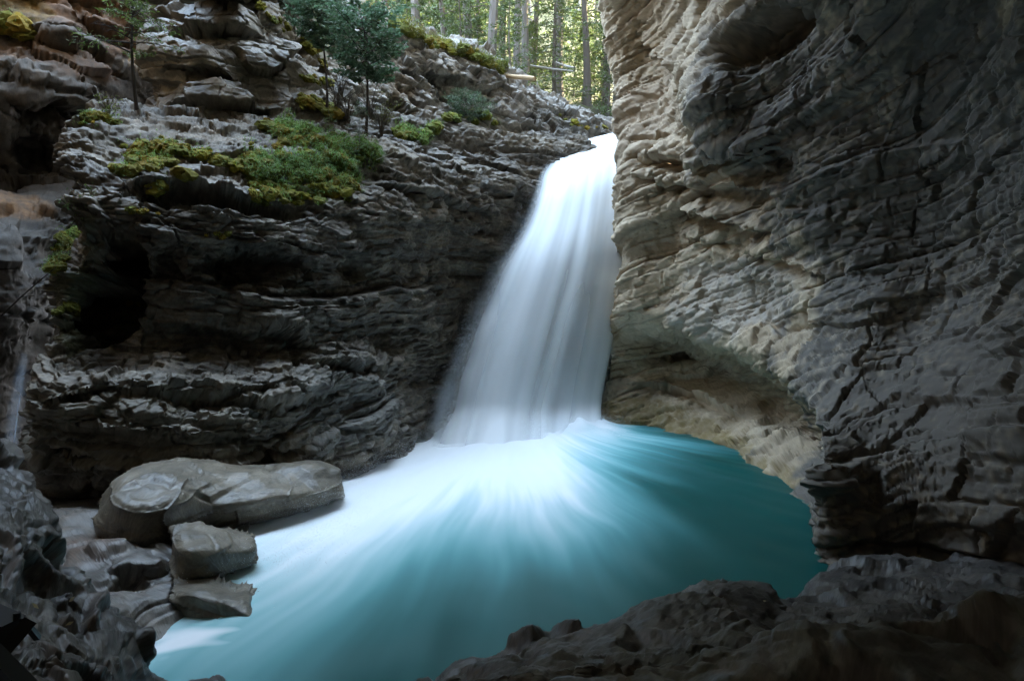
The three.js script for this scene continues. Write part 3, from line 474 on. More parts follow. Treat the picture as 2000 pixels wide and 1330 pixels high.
{
  const x0 = -5.2, x1 = 5.6, z0 = -19.6, z1 = -3.2, T = 2048, tw = 1344;
  const img = new Uint8Array(tw * T * 4), rough = new Uint8Array(tw * T * 4);
  const teal = [0.001, 0.075, 0.066], pale = [0.15, 0.44, 0.46], white = [0.88, 0.91, 0.93];
  const enc = (v) => 255 * (v <= 0.0031308 ? 12.92 * v : 1.055 * Math.pow(v, 1 / 2.4) - 0.055);
  for (let j = 0; j < T; j++) for (let i = 0; i < tw; i++) {
    const x = mix(x0, x1, (i + 0.5) / tw), z = mix(z1, z0, (j + 0.5) / T), f = foamAt(x, z), o = (j * tw + i) * 4;
    const a = smooth(0, 0.45, f), b = smooth(0.24, 0.85, f), k = 1 + 0.12 * noise(x * 0.8, z * 0.8, 3);
    for (let q = 0; q < 3; q++) img[o + q] = clamp(enc(mix(mix(teal[q] * k, pale[q], a), white[q], b)), 0, 255);
    img[o + 3] = 255; rough[o] = rough[o + 1] = rough[o + 2] = 255 * mix(0.42, 0.9, smooth(0.05, 0.6, f)); rough[o + 3] = 255;
  }
  const tex = (d, srgb) => { const t = new THREE.DataTexture(d, tw, T, THREE.RGBAFormat); t.magFilter = THREE.LinearFilter; t.minFilter = THREE.LinearMipmapLinearFilter; t.generateMipmaps = true; if (srgb) t.colorSpace = THREE.SRGBColorSpace; t.needsUpdate = true; return t; };
  const nu = 190, nv = 290, P = new Float32Array(nu * nv * 3), U = new Float32Array(nu * nv * 2), idx = [];
  const out = onWater(330, 1235);
  for (let b = 0; b < nv; b++) for (let a = 0; a < nu; a++) {
    const u = a / (nu - 1), v = b / (nv - 1), x = mix(x0, x1, u), z = mix(z1, z0, v), i = b * nu + a;
    const dx = x - HIT.x, dz = z - HIT.z, th = Math.atan2(dx, dz + 1.2), r = Math.hypot(dx, dz + 1.2), f = foamAt(x, z);
    let y = 0.035 * noise(th * 9, r * 0.35, 1) * smooth(0.5, 3, r) * smooth(14, 5, r) + 0.018 * noise(th * 24, r * 0.6, 7) * smooth(1, 4, r) + 0.012 * noise(x * 1.7, z * 1.7, 4);
    const m = Math.hypot(Math.max(0, Math.abs(dx - 0.1) - 1.5) / 0.9, (dz + 0.25 - 0.18 * dx) / 1.15);
    y += 0.3 * Math.exp(-m * m) * (1 + 0.5 * noise(x * 1.3, z * 1.3, 8) + 0.25 * noise(x * 4, z * 4, 3)) + 0.08 * f * smooth(6, 1, r);
    y -= 0.9 * smooth(-3.8, -4.5, x + 0.3 * Math.max(0, -z - 7)) + 0.12 * smooth(-2.6, -3.5, x) * smooth(-7, -5.5, z);
    P.set([x, y, z], i * 3); U.set([u, v], i * 2);
    if (a < nu - 1 && b < nv - 1) idx.push(i, i + 1, i + nu, i + 1, i + nu + 1, i + nu);
  }
  const g = new THREE.BufferGeometry(); g.setAttribute('position', new THREE.BufferAttribute(P, 3)); g.setAttribute('uv', new THREE.BufferAttribute(U, 2)); g.setIndex(idx); g.computeVertexNormals();
  put(new THREE.Mesh(g, new THREE.MeshPhysicalMaterial({ map: tex(img, true), roughnessMap: tex(rough), roughness: 1, ior: 1.33 })), 'pool_water', 'turquoise plunge pool streaked with white water', 'water', { kind: 'structure' });
}

// ------------------------------------------------------------------ the waterfall: sheets of falling water over the lip
{
  const fall = new THREE.Group();
  // left and right edges at heights: [t, left px, right px, py, distance]
  const prof = [[-0.12, 1130, 1300, 262, 22.4, 22.4], [-0.04, 1090, 1262, 285, 20.8, 20.8], [0.0, 1062, 1238, 318, 19.9, 19.9], [0.06, 1045, 1232, 360, 19.2, 19.3], [0.15, 1018, 1228, 430, 18.5, 18.85], [0.3, 972, 1226, 520, 17.6, 18.45], [0.45, 935, 1212, 600, 16.9, 18.15], [0.6, 905, 1200, 670, 16.3, 17.9], [0.8, 878, 1184, 750, 15.75, 17.6], [1.0, 856, 1172, 835, 15.3, 17.2], [1.06, 848, 1168, 862, 15.2, 17.1]];
  const sheet = (seed, push, wl, wr, dens, cover) => {
    const nu = 110, nv = 150, P = new Float32Array(nu * nv * 3), C = new Float32Array(nu * nv * 4), idx = [];
    const L = prof.map((p) => { const v = at(p[1] + wl, p[3] + 16 * smooth(0.4, 0, p[0]), p[4] - push); return [v.x, v.y, v.z]; }), R = prof.map((p) => { const v = at(p[2] + wr, p[3] - 28 * smooth(0.5, 0, p[0]), p[5] - push); return [v.x, v.y, v.z]; }), K = prof.map((p) => p[0]);
    const a3 = [0, 0, 0], b3 = [0, 0, 0];
    for (let b = 0; b < nv; b++) {
      const v = b / (nv - 1), t = mix(K[0], K[K.length - 1], v); hermite(K, L, t, a3); hermite(K, R, t, b3);
      for (let a = 0; a < nu; a++) {
        const u = a / (nu - 1), i = b * nu + a;
        const uu = u + 0.02 * noise(u * 3, t * 1.2, seed);
        const fold = 0.10 * noise(uu * 4, t * 0.35, seed + 3) + 0.03 * noise(uu * 10, t * 0.5, seed + 5);
        const belly = 0.35 * Math.sin(Math.PI * u) * smooth(-0.05, 0.3, t);
        P.set([mix(a3[0], b3[0], u), mix(a3[1], b3[1], u), mix(a3[2], b3[2], u) + fold * smooth(-0.05, 0.25, t) + belly + 0.05], i * 3);
        const e = smooth(0.84, 1.08, t); P[i * 3 + 2] += 1.5 * e * e * (1 + 0.3 * noise(u * 7, t * 3, seed)); P[i * 3 + 1] = mix(P[i * 3 + 1], mix(0.42, -0.3, smooth(0.9, 1.06, t)) + 0.1 * noise(u * 6, seed, 4), e);
        const st = noise(uu * 5, t * 0.4, seed + 10) + 0.45 * noise(uu * 12, t * 0.6, seed + 11) + 0.15 * noise(uu * 28, t * 0.9, seed + 12);
        const thin = 0.45 * Math.exp(-(((u - 0.70 + 0.05 * t) / 0.07) ** 2)) * smooth(0.25, 0.6, t) + 0.2 * Math.exp(-(((u - 0.52) / 0.05) ** 2)) * smooth(0.1, 0.4, t) + 0.2 * Math.exp(-(((u - 0.15) / 0.06) ** 2)) * smooth(0.3, 0.7, t);
        const edge = smooth(0, 0.16 + 0.08 * noise(t * 5, seed, 1), u) * smooth(1, 0.94, u);
        const al = clamp((edge + 0.3 * smooth(0.9, 1, t) * smooth(0, 0.03, u) * smooth(1, 0.97, u)) * (cover + dens * st - thin + 0.3 * smooth(0.3, 0, t)));
        C.set([0.92, 0.94, 0.95, al], i * 4);
        if (a < nu - 1 && b < nv - 1) idx.push(i, i + nu, i + 1, i + 1, i + nu, i + nu + 1);
      }
    }
    const g = new THREE.BufferGeometry(); g.setAttribute('position', new THREE.BufferAttribute(P, 3)); g.setAttribute('color', new THREE.BufferAttribute(C, 4)); g.setIndex(idx); g.computeVertexNormals(); return g;
  };
  const mat = new THREE.MeshPhysicalMaterial({ vertexColors: true, transparent: true, roughness: 0.7, ior: 1.33, side: THREE.DoubleSide });
  part(fall, 'falling_sheet', sheet(1, 0, 14, -4, 0.15, 1.05), mat);
  part(fall, 'falling_sheet', sheet(21, 0.22, 2, 0, 0.3, 0.95), mat);
  part(fall, 'falling_sheet', sheet(41, 0.42, -6, 2, 0.4, 0.55), mat);
  put(fall, 'waterfall', 'silky white waterfall pouring from the notch into the pool', 'waterfall');
}

// ------------------------------------------------------------------ spray: countless drops in the air round the foot and along the edges of the fall
{
  const r = rng(5), gauss = () => (r() + r() + r() + r() - 2) * 1.2, n = 260000, drop = new THREE.OctahedronGeometry(1, 0), mesh = new THREE.InstancedMesh(drop, new THREE.MeshStandardMaterial({ color: new THREE.Color(0.9, 0.93, 0.95), roughness: 0.6 }), n), M = new THREE.Matrix4();
  const foot = [onWater(850, 850), onWater(1172, 838)], edge = [at(1050, 345, 19.4), at(1000, 460, 18.2), at(935, 600, 16.8), at(880, 750, 15.7), at(856, 835, 15.2)];
  for (let i = 0; i < n; i++) {
    let p; const k = r();
    if (k < 0.62) { const t = r(); p = foot[0].clone().lerp(foot[1], t).add(V(gauss() * 0.5, Math.abs(gauss()) * 0.42 * (0.6 + 0.8 * Math.abs(noise(t * 5, 1, 2))), gauss() * 0.55 + 0.45)); }
    else if (k < 0.86) { const t = Math.sqrt(r()) * (edge.length - 1.001), j = Math.floor(t); p = edge[j].clone().lerp(edge[j + 1], t - j).add(V(gauss() * 0.16 - 0.02, gauss() * 0.2, gauss() * 0.2 + 0.25)); }
    else { const t = r(), a = onWater(820, 860), b = onWater(500, 1130); p = a.clone().lerp(b, t).add(V(gauss() * 0.5, Math.abs(gauss()) * 0.25, gauss() * 0.5)); }
    const s = 0.001 + 0.0022 * r() * r(); M.makeScale(s, s * (1 + 1.5 * r()), s); M.setPosition(p); mesh.setMatrixAt(i, M);
  }
  put(mesh, 'spray', 'fine white spray drifting round the foot of the waterfall', 'spray', { kind: 'stuff' });
}
// ------------------------------------------------------------------ ledges at the viewing spot
const nearColor = stone(col(0.095, 0.083, 0.075), col(0.145, 0.127, 0.112), { f: 1.4, bed: 0.2, blk: 0.2, speck: 0.2 });
put(rockPatch({ style: GNARLED, material: nearStone, ww: 70, nu: 350, nv: 290,
  rows: [
    [[700, 1500, 4.6], [850, 1400, 5], [950, 1360, 5.2], [1080, 1330, 5.4], [1200, 1320, 5.6], [1330, 1280, 5.9], [1430, 1240, 6.3], [1530, 1230, 6.6], [1620, 1180, 6.8], [1760, 1200, 7.4], [1960, 1260, 7.4], [2300, 1260, 7.4]],
    [[700, 1420, 3.5], [840, 1332, 3.8], [940, 1266, 4.1], [1080, 1222, 4.4], [1200, 1206, 4.6], [1330, 1164, 4.9], [1430, 1142, 5.2], [1530, 1178, 5.5], [1605, 1130, 6.2], [1760, 1100, 7.0], [1960, 1095, 7.0], [2300, 1085, 7.0]],
    [[700, 1480, 2.9], [840, 1390, 3.1], [940, 1310, 3.4], [1080, 1262, 3.7], [1200, 1250, 3.8], [1330, 1215, 4.1], [1430, 1190, 4.4], [1540, 1225, 4.5], [1640, 1210, 4.7], [1780, 1200, 4.9], [1980, 1200, 5], [2350, 1180, 5]],
    [[650, 1700, 2.2], [820, 1500, 2.5], [940, 1400, 2.7], [1080, 1350, 2.8], [1200, 1340, 2.9], [1330, 1310, 3.1], [1450, 1300, 3.3], [1570, 1320, 3.4], [1680, 1310, 3.6], [1850, 1290, 3.9], [2100, 1280, 4.2], [2500, 1260, 4.2]],
    [[-0.9, 1.1, -1.4, 'm'], [-0.6, 1.15, -1.4, 'm'], [-0.3, 1.2, -1.4, 'm'], [0, 1.2, -1.4, 'm'], [0.4, 1.25, -1.4, 'm'], [0.8, 1.25, -1.4, 'm'], [1.2, 1.3, -1.4, 'm'], [1.6, 1.4, -1.5, 'm'], [2.1, 1.5, -1.6, 'm'], [2.8, 1.7, -1.7, 'm'], [3.8, 1.9, -1.9, 'm'], [5.6, 2.2, -2.2, 'm']],
    [[-0.9, 1.1, 3.4, 'm'], [-0.6, 1.15, 3.4, 'm'], [-0.3, 1.2, 3.4, 'm'], [0, 1.2, 3.4, 'm'], [0.4, 1.25, 3.4, 'm'], [0.8, 1.25, 3.4, 'm'], [1.2, 1.3, 3.4, 'm'], [1.6, 1.4, 3.4, 'm'], [2.1, 1.5, 3.4, 'm'], [2.8, 1.7, 3.4, 'm'], [3.8, 1.9, 3.4, 'm'], [5.6, 2.2, 3.4, 'm']],
  ], color: nearColor, tints: [{ p: [1390, 1185], r: [0.16, 0.1], a: 0.9, k: col(0.048, 0.064, 0.0096), f: 6 }, { p: [1000, 1290], r: [0.5, 0.3], a: 0.4, k: col(0.112, 0.096, 0.076), f: 4 }] }), 'rock_ledge', 'dark wet rock ledge in front at the lower right', 'rock ledge', { kind: 'structure' });
put(rockPatch({ style: GNARLED, material: nearStone, ww: 70, nu: 330, nv: 290,
  rows: [
    [[-300, 1000, 7], [40, 1000, 7], [60, 1040, 6.6], [90, 1120, 6.2], [110, 1200, 5.8], [170, 1270, 5.4], [230, 1320, 5.2], [290, 1400, 4.8], [430, 1390, 4.8], [540, 1420, 4.6], [650, 1480, 4.6]],
    [[-300, 790, 5.8], [-5, 895, 5.4], [52, 935, 5.2], [98, 1008, 4.9], [118, 1095, 4.6], [190, 1170, 4.4], [252, 1215, 4.2], [296, 1330, 3.7], [430, 1348, 3.6], [530, 1388, 3.4], [650, 1420, 3.2]],
    [[-300, 950, 4.6], [-40, 960, 4.6], [10, 1000, 4.5], [50, 1070, 4.3], [70, 1140, 4.1], [130, 1210, 3.9], [190, 1260, 3.7], [250, 1355, 3.3], [400, 1390, 3.2], [520, 1440, 3], [640, 1480, 2.8]],
    [[-400, 1150, 3.5], [-150, 1120, 3.6], [-60, 1150, 3.6], [0, 1190, 3.5], [30, 1240, 3.4], [90, 1290, 3.2], [140, 1330, 3.1], [200, 1400, 2.9], [380, 1400, 2.8], [500, 1440, 2.6], [620, 1560, 2.4]],
    [[-500, 1400, 2.6], [-300, 1350, 2.8], [-200, 1360, 2.8], [-100, 1380, 2.8], [-50, 1400, 2.7], [0, 1430, 2.6], [60, 1460, 2.5], [120, 1520, 2.4], [340, 1540, 2.2], [450, 1600, 2.1], [580, 1750, 1.9]],
    [[-4, 1.5, 0.5, 'm'], [-3.6, 1.3, 0.5, 'm'], [-3.2, 1.2, 0.5, 'm'], [-2.8, 1.15, 0.5, 'm'], [-2.4, 1.1, 0.5, 'm'], [-2.1, 1.1, 0.5, 'm'], [-1.9, 1.1, 0.5, 'm'], [-1.7, 1.1, 0.5, 'm'], [-1.4, 1.1, 0.5, 'm'], [-1.1, 1.1, 0.5, 'm'], [-0.6, 1.1, 0.5, 'm']],
    [[-4, 1.5, 3.4, 'm'], [-3.6, 1.3, 3.4, 'm'], [-3.2, 1.2, 3.4, 'm'], [-2.8, 1.15, 3.4, 'm'], [-2.4, 1.1, 3.4, 'm'], [-2.1, 1.1, 3.4, 'm'], [-1.9, 1.1, 3.4, 'm'], [-1.7, 1.1, 3.4, 'm'], [-1.4, 1.1, 3.4, 'm'], [-1.1, 1.1, 3.4, 'm'], [-0.6, 1.1, 3.4, 'm']],
  ], color: nearColor, ledges: [{ p: [[60, 1065], [110, 1095], [140, 1110]], out: 0.08, cut: 0.12, up: 0.15, down: 0.1 }] }), 'rock_ledge', 'dark brown rock ledge in the lower left corner', 'rock ledge', { kind: 'structure' });
// added unseen rock vault behind and above the viewing spot, shutting out stray skylight
put(rockPatch({ style: MASSIVE, material: dryStone, nu: 120, nv: 90,
  rows: [[-2, 1, 0], [2, 1.02, 0], [6, 1, 0], [10, 0.96, 0], [13.5, 0.84, 0], [16, 0.62, -1], [17.5, 0.36, -2], [18, 0.05, -4]].map(([y, k, f]) => [-12, 15, 45, 75, 105, 135, 160, 180].map((a) => [-2 + 11 * k * Math.cos(a * Math.PI / 180), y, -3 + f + 9 * k * Math.sin(a * Math.PI / 180), 'm'])),
  color: stone(col(0.10, 0.088, 0.072), col(0.14, 0.125, 0.105)) }), 'added_cave_back', 'unseen rock vault added around the viewing spot to shut out skylight', 'cliff', { kind: 'structure' });
{ // unseen cap over the right bank and the cave, added to keep the sun out
  const edge = [[-33, 11], [-25, 8.5], [-20, 6.5], [-15, 3.5], [-10, 0.5], [-6, -3.5], [-2, -7], [2, -12], [6, -18], [60, -60]], nu = 40, P = [], idx = [];
  edge.forEach(([z, x0], b) => { for (let a = 0; a < nu; a++) { const x = mix(x0, 95, a / (nu - 1)); P.push(x, 27 + 1.5 * noise(x * 0.1, z * 0.1, 2) + 0.06 * (x - x0), z); if (a < nu - 1 && b < edge.length - 1) { const i = b * nu + a; idx.push(i, i + nu, i + 1, i + 1, i + nu, i + nu + 1); } } });
  const g = new THREE.BufferGeometry(); g.setAttribute('position', new THREE.Float32BufferAttribute(P, 3)); g.setIndex(idx); g.computeVertexNormals();
  put(new THREE.Mesh(g, new THREE.MeshStandardMaterial({ color: new THREE.Color(0.07, 0.075, 0.035), roughness: 1, side: THREE.DoubleSide })), 'added_sun_cap', 'unseen cap over the right bank, added to block the sun', 'hillside', { kind: 'structure' });
}
{ // bedrock under everything, added to stop skylight from below
  const g = new THREE.PlaneGeometry(500, 500, 40, 40); g.rotateX(-Math.PI / 2); g.translate(0, -1.6, 0);
  put(new THREE.Mesh(g, new THREE.MeshStandardMaterial({ color: new THREE.Color(0.12, 0.105, 0.09), roughness: 0.9 })), 'ground', 'bedrock floor of the gorge below the water', 'ground', { kind: 'structure' });
}

// ------------------------------------------------------------------ the smooth bed of the outlet and the fallen blocks beside it
const polishedColor = stone(col(0.17, 0.144, 0.106), col(0.235, 0.196, 0.142), { f: 1.1, bed: 0.2, blk: 0.12, speck: 0.1 });
put(rockPatch({ style: { ...POLISHED, big: 0.22, bigF: 1.1, layers: [{ T: 0.14, A: 0.05, e: 0.2, n: 0.8, f: 0.8, s: 5, c: 0.02, w: 0.012 }] }, material: polishedStone, nu: 150, nv: 180,
  rows: [
    [[-60, 890, 11.2], [110, 935, 10.4], [190, 955, 10], [270, 985, 9.6], [500, 1000, 9.4]],
    [[10, 960, 9.6], [120, 990, 8.6], [190, 1015, 8.1], [260, 1050, 7.8], [470, 1075, 7.9]],
    [[50, 1030, 8.0], [140, 1065, 7.2], [205, 1085, 6.9], [270, 1095, 6.8], [440, 1115, 7.2]],
    [[70, 1100, 7.0], [150, 1130, 6.4], [215, 1145, 6.3], [262, 1135, 6.5], [400, 1155, 6.7]],
    [[100, 1190, 6.1], [180, 1200, 5.8], [232, 1200, 5.9], [280, 1195, 6.1], [400, 1215, 6.25]],
    [[140, 1290, 5.7], [210, 1285, 5.6], [260, 1275, 5.7], [300, 1265, 5.8], [345, 1262, 5.8]],
    [[160, 1370, 5.4], [230, 1360, 5.4], [280, 1340, 5.5], [310, 1330, 5.6], [360, 1320, 5.7]],
  ], hollows: [{ p: [258, 1135], r: [0.2, 0.5], depth: 0.22, inner: 0.1, rough: 0.35 }],
  color: stone(col(0.152, 0.14, 0.128), col(0.192, 0.16, 0.128), { f: 1.5, bed: 0.3, blk: 0.1, speck: 0.08 }), tints: [{ p: [150, 1080], r: [0.5, 0.8], a: 0.8, k: col(0.16, 0.104, 0.076), f: 2, sy: 0.5 }, { p: [160, 980], r: [0.6, 0.3], a: 0.7, k: col(0.192, 0.2, 0.212), f: 2 }] }), 'outlet_bed', 'smooth water-worn rock channel beside the pool outlet', 'rock bed', { kind: 'structure' });
const boulder = (rows, nu, nv, extra = {}) => {
  // closed lofted block: ends drawn together
  const lo = rows.map((r) => { const a = r[0], m = rows.map((q) => q[0]); const c = [0, 1, 2].map((k) => m.reduce((s, q) => s + q[k], 0) / m.length); return [mix(a[0], c[0], 0.8) + 6, mix(a[1], c[1], 0.8), mix(a[2], c[2], 0.8)]; });
  const hi = rows.map((r) => { const e = r.length - 1, a = r[e], m = rows.map((q) => q[e]); const c = [0, 1, 2].map((k) => m.reduce((s, q) => s + q[k], 0) / m.length); return [mix(a[0], c[0], 0.8) - 4, mix(a[1], c[1], 0.8), mix(a[2], c[2], 0.8)]; });
  const R = rows.map((r, i) => [lo[i], ...r, hi[i]]); R.push(R[0]);
  return rockPatch({ style: POLISHED, material: polishedStone, nu, nv, rows: R, color: polishedColor, ...extra });
};
put(boulder([
  [[215, 1040, 8.8], [245, 1045, 8.8], [315, 1040, 8.9], [410, 1010, 9.4], [540, 985, 10], [635, 965, 10.4], [670, 955, 10.5]],
  [[210, 985, 8.9], [240, 945, 9.1], [320, 915, 9.6], [430, 910, 10.1], [540, 910, 10.5], [635, 912, 10.8], [666, 925, 10.8]],
  [[200, 972, 8.3], [228, 935, 8.4], [310, 904, 8.9], [430, 902, 9.5], [540, 905, 9.9], [640, 905, 10.2], [670, 918, 10.2]],
  [[188, 1000, 7.8], [215, 985, 7.5], [300, 965, 7.6], [420, 955, 8.4], [540, 945, 8.9], [640, 935, 9.6], [675, 940, 9.9]],
  [[188, 1030, 7.6], [215, 1040, 7.3], [290, 1035, 7.3], [400, 1005, 8.1], [530, 985, 8.6], [640, 965, 9.4], [677, 958, 9.8]],
  [[200, 1070, 7.7], [235, 1085, 7.4], [300, 1078, 7.5], [400, 1040, 8.4], [530, 1014, 9.0], [640, 983, 9.7], [677, 970, 10.0]],
], 230, 170, { ledges: [{ p: [[330, 1000], [430, 985], [520, 975], [600, 965]], out: 0.05, cut: 0.14, up: 0.15, down: 0.09 }, { p: [[225, 985], [290, 985]], out: 0.04, cut: 0.08, up: 0.1, down: 0.06 }], tints: [{ p: [430, 920], r: [0.8, 0.3], a: 0.6, k: col(0.192, 0.156, 0.096) }, { p: [620, 940], r: [0.7, 0.3], a: 0.5, k: col(0.176, 0.136, 0.084) }] }), 'slab_boulder', 'long flat-topped wet slab at the foot of the dark crag', 'boulder');
put(boulder([
  [[345, 1120, 7.7], [375, 1120, 7.7], [420, 1110, 7.8], [460, 1098, 7.9], [485, 1085, 7.9]],
  [[335, 1040, 7.9], [370, 1030, 7.9], [420, 1032, 8], [465, 1042, 8], [486, 1055, 8]],
  [[320, 1026, 7.4], [352, 1014, 7.4], [420, 1021, 7.5], [468, 1036, 7.6], [493, 1052, 7.6]],
  [[318, 1062, 6.9], [350, 1058, 6.7], [420, 1054, 6.9], [470, 1060, 7.2], [498, 1064, 7.4]],
  [[330, 1098, 6.8], [360, 1094, 6.6], [420, 1088, 6.75], [470, 1082, 7.05], [497, 1079, 7.3]],
  [[335, 1138, 6.9], [370, 1142, 6.8], [420, 1132, 6.95], [462, 1116, 7.2], [490, 1097, 7.4]],
], 160, 140, { ledges: [{ p: [[390, 1075], [440, 1068], [480, 1060]], out: 0.03, cut: 0.06, up: 0.1, down: 0.05 }] }), 'boulder', 'shiny wet boulder tucked under the front of the long slab', 'boulder');
put(boulder([
  [[345, 1200, 7.2], [380, 1205, 7.2], [410, 1210, 7.2], [440, 1215, 7.2], [510, 1225, 7.2]],
  [[345, 1150, 7.4], [380, 1145, 7.4], [410, 1145, 7.4], [440, 1150, 7.4], [490, 1165, 7.4]],
  [[335, 1138, 6.9], [370, 1126, 6.8], [410, 1122, 6.9], [450, 1132, 7.0], [490, 1150, 7.0]],
  [[335, 1160, 6.4], [370, 1150, 6.25], [410, 1148, 6.3], [450, 1160, 6.3], [495, 1178, 6.45]],
  [[340, 1195, 6.35], [380, 1195, 6.15], [415, 1203, 6.1], [450, 1214, 6.1], [508, 1224, 6.2]],
  [[340, 1250, 6.4], [380, 1250, 6.3], [415, 1255, 6.3], [450, 1260, 6.3], [508, 1265, 6.4]],
], 120, 110), 'boulder', 'low pale boulder half washed by the spill at the outlet', 'boulder');
// ------------------------------------------------------------------ hillside behind the gorge
function hillY(x, z) {
  const t = Math.max(0, -z - 23), right = smooth(2, 22, x);
  return 10.9 + 0.13 * t + 0.011 * t * t * (1 - 0.75 * right) + 0.55 * Math.max(0, -x - 5.2) * smooth(-40, -20, z) + 0.5 * fbm(x * 0.2, z * 0.2, 3, 3) + 0.12 * noise(x, z, 9) - 2.8 * smooth(-25.5 - 1.2 * Math.max(0, x), -22 - 1.2 * Math.max(0, x), z) * smooth(-5, -2, x);
}
{
  const nu = 170, nv = 150, P = new Float32Array(nu * nv * 3), C = new Float32Array(nu * nv * 3), idx = [];
  for (let b = 0; b < nv; b++) for (let a = 0; a < nu; a++) {
    const x = mix(-60, 70, a / (nu - 1)), z = mix(-20.5, -140, Math.pow(b / (nv - 1), 1.6)), i = b * nu + a;
    P.set([x, hillY(x, z), z], i * 3);
    const k = 0.8 + 0.5 * noise(x * 1.3, z * 1.3, 4), m = smooth(-0.1, 0.3, fbm(x * 0.6, z * 0.6, 7, 3));
    C.set([mix(0.07, 0.10, m) * k, mix(0.075, 0.085, m) * k, mix(0.025, 0.05, m) * k], i * 3);
    if (a < nu - 1 && b < nv - 1) idx.push(i, i + 1, i + nu, i + 1, i + nu + 1, i + nu);
  }
  const g = new THREE.BufferGeometry(); g.setAttribute('position', new THREE.BufferAttribute(P, 3)); g.setAttribute('color', new THREE.BufferAttribute(C, 3)); g.setIndex(idx); g.computeVertexNormals();
  put(new THREE.Mesh(g, new THREE.MeshStandardMaterial({ vertexColors: true, roughness: 1 })), 'hillside', 'mossy forest floor rising behind the gorge', 'hillside', { kind: 'structure' });
}

// ------------------------------------------------------------------ plants
const leafMat = new THREE.MeshPhysicalMaterial({ vertexColors: true, roughness: 0.9, transmission: 0.45, thickness: 0, side: THREE.DoubleSide });
const barkMat = new THREE.MeshStandardMaterial({ vertexColors: true, roughness: 0.95 });
class Soup { // triangles with colours
  constructor() { this.p = []; this.c = []; }
  tri(a, b, d, k) { this.p.push(a.x, a.y, a.z, b.x, b.y, b.z, d.x, d.y, d.z); for (let i = 0; i < 3; i++) this.c.push(k[0], k[1], k[2]); }
  blade(o, dir, side, len, w, k) { const t = o.clone().addScaledVector(dir, len), m = o.clone().addScaledVector(dir, len * 0.45); this.tri(o, m.clone().addScaledVector(side, w), t, k); this.tri(o, t, m.addScaledVector(side, -w), k); }
  tube(pts, radii, k, seg = 5) {
    const rings = pts.map((p, i) => { const d = (pts[Math.min(i + 1, pts.length - 1)].clone().sub(pts[Math.max(0, i - 1)])).normalize(), s = Math.abs(d.y) < 0.9 ? V(0, 1, 0).cross(d).normalize() : V(1, 0, 0).cross(d).normalize(), u = d.clone().cross(s); return [...Array(seg)].map((_, q) => p.clone().addScaledVector(s, radii[i] * Math.cos(q / seg * 6.2832)).addScaledVector(u, radii[i] * Math.sin(q / seg * 6.2832))); });
    for (let i = 0; i < rings.length - 1; i++) for (let q = 0; q < seg; q++) { const a = rings[i][q], b = rings[i][(q + 1) % seg], c = rings[i + 1][q], d = rings[i + 1][(q + 1) % seg]; this.tri(a, b, c, k); this.tri(b, d, c, k); }
  }
  geometry() { const g = new THREE.BufferGeometry(); g.setAttribute('position', new THREE.BufferAttribute(new Float32Array(this.p), 3)); g.setAttribute('color', new THREE.BufferAttribute(new Float32Array(this.c), 3)); g.computeVertexNormals(); return g; }
}
const unit = (r) => { const z = 2 * r() - 1, a = 6.2832 * r(), s = Math.sqrt(1 - z * z); return V(s * Math.cos(a), z, s * Math.sin(a)); };
